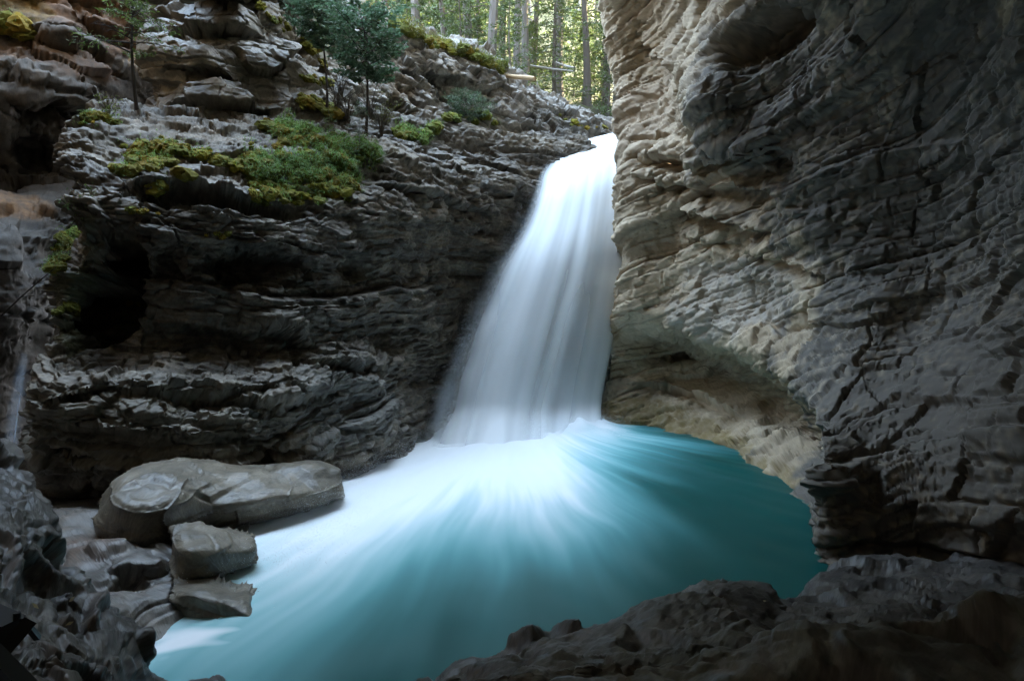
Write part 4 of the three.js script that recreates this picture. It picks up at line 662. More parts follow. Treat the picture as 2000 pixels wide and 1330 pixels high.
function conifer({ seed, h, spread, base = 0.15, branches = 50, twigs = 9, needles = 5, nl = 0.14, color = [0.07, 0.11, 0.032], tip = [0.125, 0.17, 0.045], droop = 0.3, trunk = 0.012, bare = 0, bark = [0.13, 0.11, 0.095], top = 1.0, ragged = 0.35, lean = 0, dome = 0, nw = 0.13, flat = 1 }) {
  const r = rng(seed), tree = new THREE.Group(), wood = new Soup(), limbs = new Soup(), crown = new Soup();
  const bend = (t) => V((lean * t * t + 0.015 * Math.sin(t * 5 + seed)) * h, t * h, 0.015 * Math.sin(t * 4 + seed * 2) * h);
  const tp = [], tr = []; for (let i = 0; i <= 12; i++) { const t = i / 12; tp.push(bend(t)); tr.push(Math.max(0.006, h * trunk * (1 - 0.93 * t) + (i === 0 ? h * trunk * 0.25 : 0))); }
  wood.tube(tp, tr, bark, 7);
  for (let i = 0; i < branches; i++) {
    const t = base + (top - base) * Math.pow((i + r()) / branches, 0.92), o = bend(Math.min(0.99, t)), az = i * 2.399 + r() * 0.8;
    const k = (1 - t) / (1 - base), shape = dome ? Math.pow(Math.sin(Math.PI * clamp(0.12 + 0.83 * k)), 0.6) : Math.pow(k, 0.75) + 0.06;
    const L = spread * shape * (1 - ragged + ragged * 1.6 * r()); if (L < 0.05) continue;
    const out = V(Math.cos(az), 0, Math.sin(az)), side = V(-out.z, 0, out.x), rise = dome ? 0.25 : 0.15;
    const f = (s) => o.clone().addScaledVector(out, L * s).add(V(0, L * (rise * s - droop * s * s + 0.12 * s * s * s), 0)).addScaledVector(side, L * 0.06 * Math.sin(s * 3 + i));
    limbs.tube([f(0), f(0.45), f(1)], [Math.max(0.005, L * 0.018), Math.max(0.004, L * 0.012), 0.003], bark, 3);
    if (r() < bare * (1 - t * 0.7)) { for (let q = 0; q < 5; q++) { const s = 0.3 + 0.7 * r(), a = f(s); limbs.tube([a, a.clone().addScaledVector(side, (r() - 0.5) * L * 0.6).add(V(0, -L * 0.15 * r(), 0)).addScaledVector(out, L * 0.15)], [0.004, 0.002], bark, 3); } continue; }
    for (let q = 0; q < twigs; q++) {
      const s = 0.2 + 0.8 * (q + r()) / twigs, a = f(s), sd = q % 2 ? 1 : -1, tl = L * 0.42 * (1.1 - 0.7 * s) * (0.6 + 0.8 * r());
      const td = side.clone().multiplyScalar(sd).addScaledVector(out, 0.7).add(V(0, -0.1 - 0.5 * droop * r() + (dome ? 0.25 * r() : 0), 0)).normalize();
      const shade = 0.7 + 0.6 * r();
      for (let m = 0; m < needles; m++) {
        const u = (m + 0.3) / needles, b = a.clone().addScaledVector(td, tl * u), nd = td.clone().multiplyScalar(0.8).add(unit(r).multiply(V(0.85, 0.85 * flat, 0.85))).normalize(), w = clamp(0.5 * s + 0.5 * u + 0.4 * (r() - 0.5));
        crown.blade(b, nd, unit(r).cross(nd).normalize(), nl * (0.6 + 0.8 * r()), nl * nw, [mix(color[0], tip[0], w) * shade, mix(color[1], tip[1], w) * shade, mix(color[2], tip[2], w) * shade]);
      }
    }
  }
  part(tree, 'trunk', wood.geometry(), barkMat); part(tree, 'limbs', limbs.geometry(), barkMat).userData.kind = 'stuff';
  if (crown.p.length) part(tree, 'crown', crown.geometry(), leafMat);
  return tree;
}
function shrub({ seed, h, spread, stems = 7, leaves = 260, size = 0.05, color = [0.10, 0.12, 0.02], tip = [0.24, 0.22, 0.03], wood: wk = [0.09, 0.07, 0.055] }) {
  const r = rng(seed), g = new THREE.Group(), wood = new Soup(), leaf = new Soup();
  for (let i = 0; i < stems; i++) {
    const a = 6.2832 * r(), l = h * (0.6 + 0.5 * r()), f = (s) => V(Math.cos(a) * spread * s * s * (0.4 + 0.6 * (i / stems)), l * s, Math.sin(a) * spread * s * s * (0.4 + 0.6 * (i / stems)));
    wood.tube([f(0), f(0.5), f(1)], [h * 0.012 + 0.003, h * 0.008 + 0.002, 0.002], wk, 4);
    const tw = []; for (let q = 0; q < 7; q++) { const s = 0.25 + 0.7 * r(), b = f(s), e = b.clone().add(unit(r).multiplyScalar(l * 0.28)).add(V(0, l * 0.06, 0)); wood.tube([b, e], [0.004, 0.002], wk, 3); tw.push([b, e]); }
    for (let q = 0; q < leaves / stems; q++) { const [b, e] = tw[Math.floor(r() * tw.length)], p = b.clone().lerp(e, 0.2 + 0.9 * r()).add(unit(r).multiplyScalar(size * 0.8)), w = r(), d = unit(r), sh = 0.7 + 0.6 * r(); leaf.blade(p, d, unit(r).cross(d).normalize(), size * (0.7 + 0.6 * r()), size * 0.3, [mix(color[0], tip[0], w) * sh, mix(color[1], tip[1], w) * sh, mix(color[2], tip[2], w) * sh]); }
  }
  part(g, 'stems', wood.geometry(), barkMat); if (leaves) part(g, 'foliage', leaf.geometry(), leafMat);
  return g;
}
function plant(g, p, name, label, category, opts = {}, turn = 0, s = 1) { g.position.copy(p); g.rotation.y = turn; g.scale.setScalar(s); return put(g, name, label, category, opts); }

// the forest above the fall
{
  const r = rng(77);
  const kinds = [
    conifer({ seed: 1, h: 17, spread: 2.3, base: 0.10, branches: 85, twigs: 9, needles: 5, nl: 0.34, bare: 0.35 }),
    conifer({ seed: 2, h: 20, spread: 2.0, base: 0.22, branches: 75, twigs: 9, needles: 5, nl: 0.34, bare: 0.5 }),
    conifer({ seed: 3, h: 15, spread: 2.5, base: 0.03, branches: 90, twigs: 9, needles: 5, nl: 0.32, droop: 0.45 }),
    conifer({ seed: 4, h: 22, spread: 2.4, base: 0.35, branches: 70, twigs: 9, needles: 5, nl: 0.36, bare: 0.2, bark: [0.20, 0.18, 0.165] }),
    conifer({ seed: 5, h: 7, spread: 1.4, base: 0.02, branches: 60, twigs: 9, needles: 6, nl: 0.2 }),
  ];
  let made = 0;
  const stand = (k, x, z, s, label, group) => plant(made++ < 5 && !kinds[k].parent ? kinds[k] : kinds[k].clone(), V(x, hillY(x, z) - 0.15, z), k === 4 ? 'young_spruce' : 'spruce_tree', label, 'tree', group ? { group } : {}, r() * 6.28, s);
  // trees whose trunks can be told apart
  for (const [px, d, k, s, label] of [
    [797, 25, 3, 0.8, 'pale thick trunk of a spruce standing above the crest, leftmost of the forest'], [915, 27, 1, 0.9, 'dark spruce with a bare lower trunk just behind the mossy crest'], [975, 26.5, 3, 0.85, 'straight grey-trunked spruce at the end of the mossy crest'],
    [1020, 29, 3, 0.75, 'slender pale-trunked spruce behind the sawn log'], [1083, 30, 2, 0.62, 'dense dark green spruce with boughs to the ground right of the log'], [1135, 31, 1, 0.8, 'ragged spruce with dead lower boughs near the right cliff'], [1180, 33, 0, 0.8, 'sunlit spruce close against the right cliff edge'], [1045, 33, 0, 0.85, 'feathery spruce between the pale trunk and the dense dark one'], [860, 28, 0, 0.8, 'spruce with drooping boughs above the pale cliff']]) {
    const p = at(px, 300, d); stand(k, p.x, p.z, s, label);
  }
  for (let i = 0; i < 95; i++) {
    const d = 30 + 62 * Math.pow((i + r()) / 95, 1.15), px = 560 + 760 * ((i * 0.6180339 + 0.02 * r()) % 1), p = at(px, 300, d);
    if (px > 990 && d > 37 && r() < 0.6) continue;
    stand(px > 1000 && r() < 0.6 ? 3 : Math.floor(r() * 4), p.x, p.z, 0.75 + 0.5 * r(), 'spruce in the close-grown forest behind the fall', 'forest trees');
  }
  for (let i = 0; i < 26; i++) {
    const d = 25 + 16 * r(), px = 780 + 430 * ((i * 0.6180339) % 1), p = at(px, 300, d);
    stand(4, p.x, p.z, 0.35 + 0.55 * r(), 'small young spruce filling the forest edge above the gorge', 'young trees at the forest edge');
  }
}
// ------------------------------------------------------------------ moss, grass and bushes on the rock
function surveyor(...meshes) { // finds points on rock as seen from the viewing spot
  const cell = new Map();
  for (const m of meshes) { const P = m.geometry.attributes.position.array, N = m.geometry.attributes.normal.array; for (let i = 0; i < P.length; i += 3) { const q = project(P[i], P[i + 1], P[i + 2]); if (q[2] < 0.5 || q[0] < -60 || q[0] > 2060 || q[1] < -60 || q[1] > 1390) continue; const k = Math.floor(q[0] / 6) * 1000 + Math.floor(q[1] / 6), c = cell.get(k); if (!c || q[2] < c.d) cell.set(k, { d: q[2], p: V(P[i], P[i + 1], P[i + 2]), n: V(N[i], N[i + 1], N[i + 2]) }); } }
  return (px, py) => { const a = Math.floor(px / 6), b = Math.floor(py / 6); for (let r = 0; r < 6; r++) { let best = null; for (let i = -r; i <= r; i++) for (let j = -r; j <= r; j++) { const c = cell.get((a + i) * 1000 + b + j); if (c && (!best || c.d < best.d)) best = c; } if (best) return best; } return null; };
}
const onRock = surveyor(crag, tower, stained, paleCliff, caveWall);
const mossMat = new THREE.MeshStandardMaterial({ vertexColors: true, roughness: 1 });
const MOSS = [[0.21, 0.185, 0.014], [0.29, 0.26, 0.02], [0.18, 0.19, 0.02], [0.31, 0.22, 0.018]];
// a mat of moss: low lumps along a line on the rock, covered in short fibres; optional long grass
function mossMat_(line, width, label, { seed = 1, lump = 0.11, grass = 0, grassLen = 0.22, dens = 1, thick = 1, green = 0, grassColor = [[0.12, 0.26, 0.05], [0.26, 0.41, 0.10]] } = {}) {
  const r = rng(seed * 101 + 7), body = new Soup(), fuzz = new Soup(), blades = new Soup();
  let L = 0; for (let i = 1; i < line.length; i++) L += Math.hypot(line[i][0] - line[i - 1][0], line[i][1] - line[i - 1][1]);
  const count = Math.max(4, Math.round(L * width / 75 * dens)), spots = [];
  for (let k = 0; k < count; k++) {
    let s = r() * L, i = 1, seg; while (i < line.length - 1 && s > (seg = Math.hypot(line[i][0] - line[i - 1][0], line[i][1] - line[i - 1][1]))) { s -= seg; i++; }
    seg = Math.hypot(line[i][0] - line[i - 1][0], line[i][1] - line[i - 1][1]); const t = clamp(s / seg), stray = r() < 0.22 ? 1.9 : 1, off = (r() + r() - 1) * width * 0.5 * stray;
    const nx = -(line[i][1] - line[i - 1][1]) / seg, ny = (line[i][0] - line[i - 1][0]) / seg;
    const q = onRock(mix(line[i - 1][0], line[i][0], t) + nx * off, mix(line[i - 1][1], line[i][1], t) + ny * off); if (q) spots.push({ p: q.p, n: q.n, k: stray > 1 ? 0.5 : 1 });
  }
  if (!spots.length) return;
  const ico = new THREE.IcosahedronGeometry(1, 2).attributes.position.array;
  for (const q of spots) {
    const size = q.k * lump * (0.55 + 0.9 * r()), flat = (0.5 + 0.25 * r()) * thick, up = q.n.clone().multiplyScalar(0.5).add(V(0, 0.7, 0)).normalize(), a = V(1, 0, 0).cross(up).normalize(), b = up.clone().cross(a), tone = MOSS[Math.floor(r() * MOSS.length)];
    const g = green * r();
    const kk = [mix(tone[0], 0.13, g), mix(tone[1], 0.21, g), mix(tone[2], 0.035, g)];
    const f = (x, y, z) => { const w = 1 + 0.45 * noise(x * 1.8 + q.p.x * 5, y * 1.8 + q.p.y * 5, z * 1.8 + q.p.z * 5) + 0.15 * noise(x * 5 + q.p.x, y * 5, z * 5); return q.p.clone().addScaledVector(a, x * size * w).addScaledVector(b, z * size * w).addScaledVector(up, (y * flat + 0.1) * size * w); };
    for (let i = 0; i < ico.length; i += 9) { const d = 0.55 + 0.3 * noise(ico[i] * 3 + q.p.x * 9, ico[i + 1] * 3, ico[i + 2] * 3); body.tri(f(ico[i], ico[i + 1], ico[i + 2]), f(ico[i + 3], ico[i + 4], ico[i + 5]), f(ico[i + 6], ico[i + 7], ico[i + 8]), [kk[0] * d, kk[1] * d, kk[2] * d]); }
    for (let i = 0; i < 55; i++) { const u = unit(r); if (u.y < -0.25) u.y *= -0.5; const p = f(u.x, u.y, u.z), d = u.clone().multiplyScalar(0.6).add(unit(r).multiplyScalar(0.7)).add(V(0, 0.25, 0)).normalize(), sh = 0.6 + 0.9 * r(); fuzz.blade(p, d, unit(r).cross(d).normalize(), 0.018 + 0.022 * r(), 0.005, [kk[0] * sh * 1.25, kk[1] * sh * 1.25, kk[2] * sh]); }
  }
  const G = new THREE.Group(); part(G, 'cushion', body.geometry(), mossMat); part(G, 'fibres', fuzz.geometry(), leafMat).userData.kind = 'stuff';
  G.children[0].userData.kind = 'stuff';
  for (let k = 0; k < grass; k++) {
    const q = spots[Math.floor(r() * spots.length)], o = q.p.clone().add(unit(r).multiplyScalar(lump * 1.2)).addScaledVector(q.n, 0.03), out = q.n.clone().setY(0).add(unit(r).multiplyScalar(0.5)).setY(0).normalize(), len = grassLen * (0.5 + 0.9 * r()), w = 0.0035 + 0.003 * r(), side = V(-out.z, 0, out.x), t = r(), sh = 0.75 + 0.5 * r();
    const kk = [0, 1, 2].map((c) => mix(grassColor[0][c], grassColor[1][c], t) * sh), pt = (s) => o.clone().addScaledVector(out, len * (0.15 * s + 0.55 * s * s)).add(V(0, len * (0.75 * s - 0.85 * s * s), 0));
    for (let s = 0; s < 3; s++) { const a = pt(s / 3), b = pt((s + 1) / 3), w0 = w * (1 - s / 3.3), w1 = w * (1 - (s + 1) / 3.05); blades.tri(a.clone().addScaledVector(side, w0), a.clone().addScaledVector(side, -w0), b.clone().addScaledVector(side, w1), kk); blades.tri(a.clone().addScaledVector(side, -w0), b.clone().addScaledVector(side, -w1), b.clone().addScaledVector(side, w1), kk); }
  }
  if (grass) part(G, 'grass', blades.geometry(), leafMat).userData.kind = 'stuff';
  return put(G, grass > 800 ? 'grassy_moss' : 'moss', label, 'moss', { kind: 'stuff' });
}
mossMat_([[245, 305], [320, 285], [390, 300], [470, 325], [520, 340]], 30, 'thick olive moss draped along the ledge of the dark crag', { seed: 1, grass: 700, grassLen: 0.14 });
mossMat_([[225, 335], [290, 318], [340, 315]], 20, 'moss strip just below the ledge on the left shoulder', { seed: 2, grass: 350, grassLen: 0.14 });
mossMat_([[490, 330], [600, 325], [700, 330]], 70, 'broad bright grassy moss bank in the middle of the crag', { seed: 3, grass: 5200, green: 0.7, dens: 1.2 });
mossMat_([[540, 245], [600, 260], [660, 280], [740, 298]], 36, 'green grass fringe on top of the moss bank', { seed: 4, grass: 4200, green: 0.8 });
mossMat_([[545, 280], [610, 272], [680, 285]], 16, 'golden moss roll between the grass fringe and the bank', { seed: 5 });
mossMat_([[490, 372], [570, 382], [640, 375], [700, 350]], 34, 'orange-brown moss hanging at the lower rim of the bank', { seed: 6, grass: 500 });
mossMat_([[520, 250], [555, 258]], 18, 'rounded golden moss cushion at the head of the bank', { seed: 7, lump: 0.16 });
mossMat_([[285, 375], [335, 362]], 16, 'small moss tuft under the ledge on the crag face', { seed: 8, grass: 150, grassLen: 0.1 });
mossMat_([[352, 345], [372, 350]], 14, 'small round moss cushion in the notch of the ledge', { seed: 9 });
mossMat_([[255, 408], [310, 418]], 10, 'tiny moss dots below the ledge, above the hollow', { seed: 10, lump: 0.06 });
mossMat_([[405, 460], [455, 462]], 8, 'pair of tiny bright moss tufts in the middle of the crag face', { seed: 11, lump: 0.06 });
mossMat_([[105, 530], [120, 480], [150, 450]], 22, 'green and golden moss hanging beside the hollow', { seed: 12, grass: 900, grassLen: 0.16, green: 0.5 });
mossMat_([[100, 605], [150, 605]], 14, 'yellow moss below the hollow', { seed: 13, lump: 0.08 });
mossMat_([[240, 590], [285, 598]], 8, 'thin moss at the lower lip of the hollow', { seed: 14, lump: 0.06 });
mossMat_([[600, 75], [620, 105], [635, 130]], 16, 'moss streak down the edge of the rock tower', { seed: 15, lump: 0.12 });
mossMat_([[580, 140], [620, 155], [655, 165]], 14, 'moss line below the tower edge', { seed: 16, lump: 0.11 });
mossMat_([[585, 190], [640, 215], [675, 232]], 20, 'moss cushion at the foot of the rock tower', { seed: 17, lump: 0.15 });
mossMat_([[490, 0], [530, 30], [560, 50]], 14, 'bright moss along the top corner of the tower', { seed: 18, lump: 0.1, green: 0.4 });
mossMat_([[770, 45], [850, 82], [920, 105], [985, 135]], 16, 'yellow-green moss and turf along the crest of the pale cliff', { seed: 19, lump: 0.17, grass: 2600, grassLen: 0.35, dens: 1.6, green: 0.6, grassColor: [[0.10, 0.13, 0.02], [0.22, 0.22, 0.035]] });
mossMat_([[770, 255], [830, 265], [860, 250]], 26, 'green moss on the ledge between the spruces and the fall', { seed: 20, lump: 0.14, grass: 900, green: 0.7 });
mossMat_([[870, 235], [930, 228], [970, 240]], 18, 'dark moss under the juniper on the pale cliff', { seed: 21, lump: 0.12, green: 0.5, grass: 200 });
mossMat_([[0, 45], [30, 55], [55, 65]], 26, 'moss hump in the top left corner', { seed: 22, lump: 0.2, grass: 100 });
mossMat_([[145, 240], [190, 225], [235, 240]], 14, 'yellow moss on the left shoulder below the lone conifer', { seed: 23, lump: 0.1, grass: 300, grassLen: 0.15 });
mossMat_([[1090, 225], [1130, 240], [1180, 250]], 10, 'thin moss along the crest near the lip', { seed: 24, lump: 0.1 });

// trees and bushes that stand in the gorge
const BLUE = { color: [0.06, 0.115, 0.06], tip: [0.12, 0.205, 0.115] };
const rooted = (px, py, d) => { const q = onRock(px, py); return d ? at(px, py, d) : q ? q.p.clone().add(V(0, -0.08, 0)) : at(px, py, 16); };
plant(conifer({ seed: 31, h: 2.9, spread: 1.05, base: 0.42, branches: 46, twigs: 16, needles: 9, nl: 0.10, nw: 0.24, flat: 0.35, dome: 1, droop: 0.12, trunk: 0.014, bark: [0.06, 0.05, 0.045], ...BLUE }), rooted(716, 262), 'conifer_tree', 'round-topped blue-green conifer left of the pale cliff', 'tree');
plant(conifer({ seed: 32, h: 3.2, spread: 0.75, base: 0.5, branches: 42, twigs: 15, needles: 9, nl: 0.10, nw: 0.24, flat: 0.35, dome: 1, droop: 0.1, trunk: 0.012, bark: [0.06, 0.05, 0.045], ...BLUE }), rooted(632, 225), 'conifer_tree', 'slender blue-green conifer beside the rock tower', 'tree', {}, 1);
plant(conifer({ seed: 33, h: 2.6, spread: 0.9, base: 0.2, branches: 40, twigs: 12, needles: 7, nl: 0.11, dome: 1, bark: [0.07, 0.06, 0.05], color: [0.07, 0.10, 0.07], tip: [0.14, 0.19, 0.13] }), rooted(580, 70), 'conifer_tree', 'pale grey-green conifer at the top edge behind the tower', 'tree', {}, 2);
plant(conifer({ seed: 34, h: 3.0, spread: 0.8, base: 0.38, branches: 42, twigs: 9, needles: 7, nl: 0.085, bare: 0.35, trunk: 0.014, ragged: 0.7, bark: [0.045, 0.04, 0.038], color: [0.05, 0.09, 0.025], tip: [0.12, 0.18, 0.04] }), rooted(262, 212), 'conifer_tree', 'lone thin conifer standing on the left shoulder of the crag', 'tree', {}, 0.5);
plant(conifer({ seed: 35, h: 1.15, spread: 0.55, base: 0.05, branches: 34, twigs: 7, needles: 5, nl: 0.05, bare: 0.95, droop: 0.7, bark: [0.20, 0.20, 0.17], color: [0.09, 0.13, 0.08], tip: [0.15, 0.2, 0.13] }), rooted(706, 292), 'spruce_sapling', 'half-dead grey spruce sapling at the edge of the moss bank', 'tree', {}, 0.8);
plant(conifer({ seed: 36, h: 0.6, spread: 0.24, base: 0.05, branches: 22, twigs: 6, needles: 5, nl: 0.04, bare: 0.5, droop: 0.5, bark: [0.15, 0.14, 0.1] }), rooted(640, 262), 'spruce_sapling', 'tiny sapling in the grass fringe of the moss bank', 'tree');
plant(conifer({ seed: 37, h: 0.75, spread: 0.8, base: 0.02, branches: 46, twigs: 11, needles: 7, nl: 0.08, dome: 1, droop: 0.15, ...BLUE, tip: [0.08, 0.13, 0.06] }), rooted(912, 232), 'juniper_bush', 'low spreading juniper on the pale cliff near the fall', 'bush');
plant(shrub({ seed: 41, h: 1.0, spread: 0.45, leaves: 700, size: 0.055, color: [0.15, 0.16, 0.015], tip: [0.32, 0.28, 0.025] }), rooted(730, 48), 'yellow_shrub', 'bright yellow shrub on the crest above the blue-green conifers', 'bush');
plant(shrub({ seed: 42, h: 0.5, spread: 0.5, leaves: 420, size: 0.05, color: [0.15, 0.16, 0.02], tip: [0.30, 0.27, 0.03] }), rooted(795, 58), 'yellow_shrub', 'low yellow shrub on the crest of the pale cliff', 'bush');
plant(shrub({ seed: 43, h: 0.8, spread: 0.6, leaves: 420, size: 0.05, color: [0.10, 0.13, 0.02], tip: [0.20, 0.22, 0.03] }), rooted(600, 85), 'leafy_shrub', 'yellow-green shrub between the tower and the slender conifer', 'bush');
plant(shrub({ seed: 44, h: 0.55, spread: 0.35, leaves: 170, size: 0.045, color: [0.10, 0.14, 0.02], tip: [0.20, 0.24, 0.04] }), rooted(215, 232), 'leafy_shrub', 'sparse light green shrub left of the lone conifer', 'bush');
plant(shrub({ seed: 45, h: 0.7, spread: 0.35, leaves: 200, size: 0.04, color: [0.07, 0.12, 0.03], tip: [0.13, 0.19, 0.05] }), rooted(152, 440), 'leafy_shrub', 'small green plant clinging above the hollow', 'bush');
plant(shrub({ seed: 46, h: 0.9, spread: 0.5, leaves: 240, size: 0.05, color: [0.10, 0.12, 0.015], tip: [0.2, 0.2, 0.02] }), rooted(750, 235), 'leafy_shrub', 'dull yellow-green shrub at the foot of the blue-green conifers', 'bush');
for (const [i, px, py, h, where] of [[0, 655, 215, 0.9, 'beside the foot of the tower'], [1, 680, 235, 1.1, 'under the two blue-green conifers'], [2, 725, 225, 1.0, 'right of the conifer trunk'], [3, 745, 260, 0.9, 'above the grey sapling'], [4, 670, 185, 0.8, 'behind the moss cushions']])
  plant(shrub({ seed: 51 + i, h, spread: 0.6, stems: 11, leaves: i % 2 ? 60 : 0, size: 0.03, color: [0.06, 0.07, 0.02], tip: [0.12, 0.11, 0.02], wood: [0.085, 0.07, 0.055] }), rooted(px, py), 'bare_bush', 'tangle of bare twigs ' + where, 'bush', { group: 'bare bushes in the gully' });
// ------------------------------------------------------------------ small things
{ // the peeled log jutting from the crest
  const a = at(940, 144, 22.4), b = at(1044, 153, 21.6), log = new Soup(), g = new THREE.Group(), dir = b.clone().sub(a);
  const pts = [], rad = []; for (let i = 0; i <= 10; i++) { pts.push(a.clone().addScaledVector(dir, i / 10).add(V(0, 0.008 * Math.sin(i * 1.7), 0))); rad.push(0.072 + 0.004 * Math.sin(i * 2.3)); }
  log.tube(pts, rad, [0.55, 0.40, 0.24], 14);
  const end = new Soup(), u = dir.clone().normalize(), s = V(0, 1, 0).cross(u).normalize(), w = u.clone().cross(s), c = b.clone().addScaledVector(u, 0.004);
  for (let ring = 0; ring < 5; ring++) for (let q = 0; q < 14; q++) { const f = (k, n) => c.clone().addScaledVector(s, 0.074 * k / 5 * Math.cos(n / 14 * 6.2832)).addScaledVector(w, 0.074 * k / 5 * Math.sin(n / 14 * 6.2832)), kk = ring % 2 ? [0.40, 0.25, 0.13] : [0.5, 0.34, 0.19]; end.tri(f(ring, q), f(ring + 1, q), f(ring + 1, q + 1), kk); if (ring) end.tri(f(ring, q), f(ring + 1, q + 1), f(ring, q + 1), kk); }
  part(g, 'stem', log.geometry(), new THREE.MeshStandardMaterial({ vertexColors: true, roughness: 0.7 })); part(g, 'sawn_end', end.geometry(), barkMat);
  put(g, 'log', 'pale peeled log with a sawn end jutting out from the crest', 'log');
}
{ // dead pole leaning behind the crest
  const p = new Soup(), a = at(1061, 192, 24.6), b = at(1048, 160, 24.4); p.tube([a.clone().add(V(0.1, -0.5, 0)), a, b], [0.05, 0.045, 0.03], [0.42, 0.39, 0.36], 6);
  put(new THREE.Mesh(p.geometry(), barkMat), 'dead_pole', 'short bleached pole leaning behind the crest right of the log', 'pole');
}
{ // fallen trunks among the trees
  for (const [x0, y0, x1, y1, d, label] of [[1035, 128, 1120, 139, 29, 'thin grey fallen trunk lying among the spruces near the log'], [1085, 122, 1122, 132, 28, 'short broken grey branch lying above the fallen trunk']]) { const p = new Soup(); p.tube([at(x0, y0, d), at((x0 + x1) / 2, (y0 + y1) / 2 + 1, d), at(x1, y1, d - 0.6)], [0.05, 0.05, 0.035], [0.36, 0.34, 0.31], 6); put(new THREE.Mesh(p.geometry(), barkMat), 'fallen_log', label, 'log'); }
}
{ // thin dead branch across the far left wall
  const p = new Soup(), pts = [[0, 618, 11.0], [40, 580, 10.9], [80, 545, 10.7], [108, 522, 10.3]].map(([a, b, d]) => at(a, b, d - 0.6)); p.tube(pts, [0.012, 0.011, 0.009, 0.006], [0.05, 0.045, 0.04], 5);
  p.tube([pts[1], pts[1].clone().add(V(0.25, 0.02, 0.05))], [0.006, 0.003], [0.05, 0.045, 0.04], 4);
  put(new THREE.Mesh(p.geometry(), barkMat), 'dead_branch', 'thin dark dead branch slanting across the far left wall', 'branch');
}
{ // bare forked twig at the right end of the moss bank
  const p = new Soup(), a = at(735, 312, 14.2), b = at(790, 285, 14.1); p.tube([a, a.clone().lerp(b, 0.6).add(V(0, -0.02, 0)), b], [0.010, 0.008, 0.004], [0.42, 0.38, 0.3], 5); const m = a.clone().lerp(b, 0.6); p.tube([m, m.clone().add(V(0.05, 0.22, 0))], [0.006, 0.003], [0.42, 0.38, 0.3], 4); p.tube([m, m.clone().add(V(0.18, -0.03, 0.05))], [0.006, 0.003], [0.42, 0.38, 0.3], 4);
  put(new THREE.Mesh(p.geometry(), barkMat), 'dead_branch', 'bare forked twig at the right end of the moss bank', 'branch');
}
{ // corner of the steel walkway by the viewing spot
  const steel = new THREE.MeshStandardMaterial({ color: new THREE.Color(0.012, 0.012, 0.014), roughness: 0.55, metalness: 0.3 }), blue = new THREE.MeshStandardMaterial({ color: new THREE.Color(0.010, 0.022, 0.04), roughness: 0.45, metalness: 0.2 });
  const g = new THREE.Group();
  const bar = (name, a, b, w, h, m, up = V(0, 1, 0)) => { const d = b.clone().sub(a), geo = new THREE.BoxGeometry(w, h, d.length()); const z = d.clone().normalize(), x = up.clone().cross(z).normalize(), y = z.clone().cross(x); const M = new THREE.Matrix4().makeBasis(x, y, z).setPosition(a.clone().add(b).multiplyScalar(0.5)); geo.applyMatrix4(M); return part(g, name, geo, m); };
  bar('deck_beam', at(-160, 1150, 2.6), at(22, 1232, 2.5), 0.10, 0.08, steel);
  bar('flange', at(58, 1212, 2.5), at(6, 1272, 2.4), 0.05, 0.012, steel, V(0.4, 0.2, 1));
  bar('strut', at(52, 1222, 2.5), at(72, 1246, 2.6), 0.02, 0.02, steel);
  for (const [x, y] of [[32, 1204], [44, 1214]]) { const b = new THREE.CylinderGeometry(0.013, 0.013, 0.03, 6); const p = at(x, y, 2.5); b.translate(p.x, p.y, p.z); part(g, 'bolt', b, steel); }
  bar('handrail', at(-70, 1225, 1.5), at(52, 1350, 1.4), 0.035, 0.035, blue);
  put(g, 'walkway', 'corner of a dark steel walkway with a blue rail, bottom left', 'walkway');
}
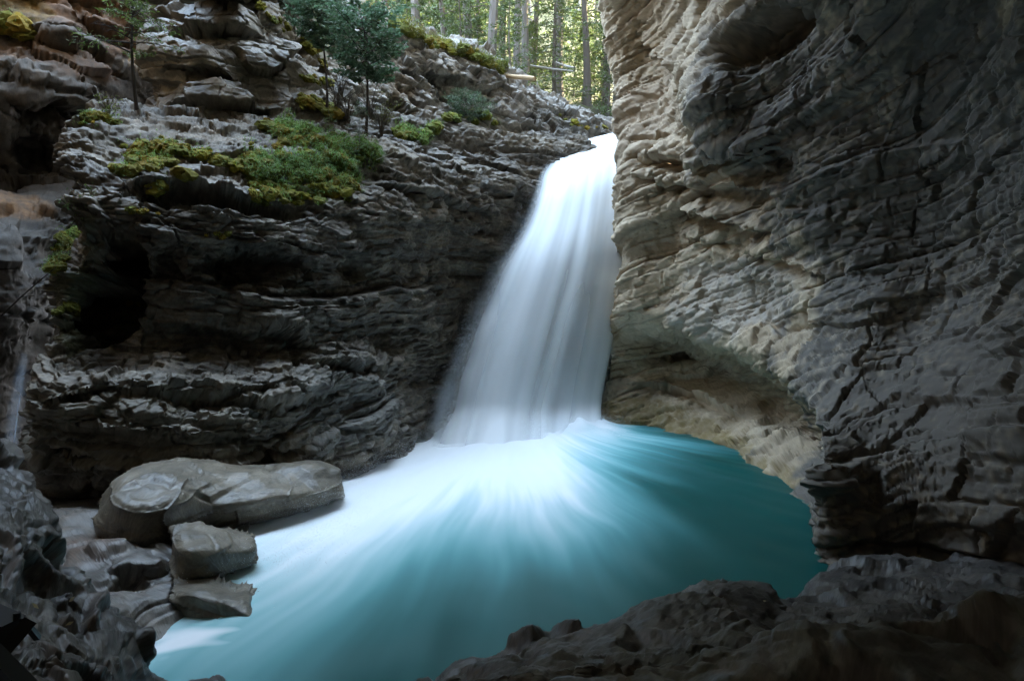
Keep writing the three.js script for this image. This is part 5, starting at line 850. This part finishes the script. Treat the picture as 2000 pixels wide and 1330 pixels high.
{ // fallen leaves on the ledges in front
  const near = surveyor(...scene.children.filter((o) => o.name.startsWith('rock_ledge'))), r = rng(9);
  const leaf = () => { const s = new Soup(), a = V(0, 0, 0), k = [0.45, 0.38, 0.22]; s.blade(a, V(1, 0.1, 0).normalize(), V(0, 0.1, 1).normalize(), 0.05, 0.011, k); return s.geometry(); };
  const lg = leaf(), lm = new THREE.MeshStandardMaterial({ vertexColors: true, roughness: 0.8, side: THREE.DoubleSide });
  let i = 0;
  for (const [px, py, where] of [[1170, 1255, 'near the rim of the right ledge'], [1320, 1213, 'at the mossy patch of the right ledge'], [1452, 1205, 'on the knob at the right'], [1495, 1165, 'high on the right knob'], [1145, 1275, 'on the flat middle of the right ledge'], [1180, 1243, 'beside the wet rim of the right ledge'], [1355, 1250, 'below the knob of the right ledge'], [126, 1177, 'on the upper part of the left ledge'], [140, 1217, 'in the middle of the left ledge'], [75, 1193, 'beside the walkway on the left ledge'], [940, 1300, 'at the low end of the right ledge']]) {
    const q = near(px, py); if (!q) continue; const m = new THREE.Mesh(lg, lm); m.position.copy(q.p).addScaledVector(q.n, 0.012); m.quaternion.setFromUnitVectors(V(0, 1, 0), q.n.clone().normalize()); m.rotateY(r() * 6.28); m.scale.setScalar(0.7 + 0.5 * r());
    put(m, 'fallen_leaf', 'small pale fallen leaf ' + where, 'leaf', { group: 'leaves on the ledges' }); i++;
  }
}
{ // side trickle at the far left
  const pts = [[48, 690, 10.9, 14], [38, 740, 10.5, 22], [30, 800, 10.1, 26], [22, 860, 9.8, 24], [18, 910, 9.5, 22]], P = [], C = [], idx = [], nu = 24;
  pts.forEach(([x, y, d, w], b) => { for (let a = 0; a < nu; a++) { const u = a / (nu - 1), p = at(x + (u - 0.5) * w * 1.4, y, d - 0.5 - 0.08 * Math.sin(u * 3.14)); P.push(p.x, p.y, p.z); C.push(0.6, 0.7, 0.82, clamp(0.4 * Math.sin(u * Math.PI) * (0.7 + 0.6 * noise(u * 7, b * 0.3, 3)) * (b === 0 ? 0.3 : 1))); if (a < nu - 1 && b < pts.length - 1) { const i = b * nu + a; idx.push(i, i + nu, i + 1, i + 1, i + nu, i + nu + 1); } } });
  const g = new THREE.BufferGeometry(); g.setAttribute('position', new THREE.Float32BufferAttribute(P, 3)); g.setAttribute('color', new THREE.Float32BufferAttribute(C, 4)); g.setIndex(idx); g.computeVertexNormals();
  put(new THREE.Mesh(g, new THREE.MeshPhysicalMaterial({ vertexColors: true, transparent: true, roughness: 0.6, ior: 1.33, side: THREE.DoubleSide })), 'water_trickle', 'thin bluish side fall sliding down the far left wall', 'waterfall');
}
const renderer = new THREE.WebGLRenderer({ antialias: true });
renderer.setSize(1024, 680);
renderer.outputColorSpace = THREE.SRGBColorSpace;
renderer.toneMapping = THREE.LinearToneMapping;
renderer.toneMappingExposure = EXPOSURE;
renderer.shadowMap.enabled = true;
renderer.render(scene, camera);
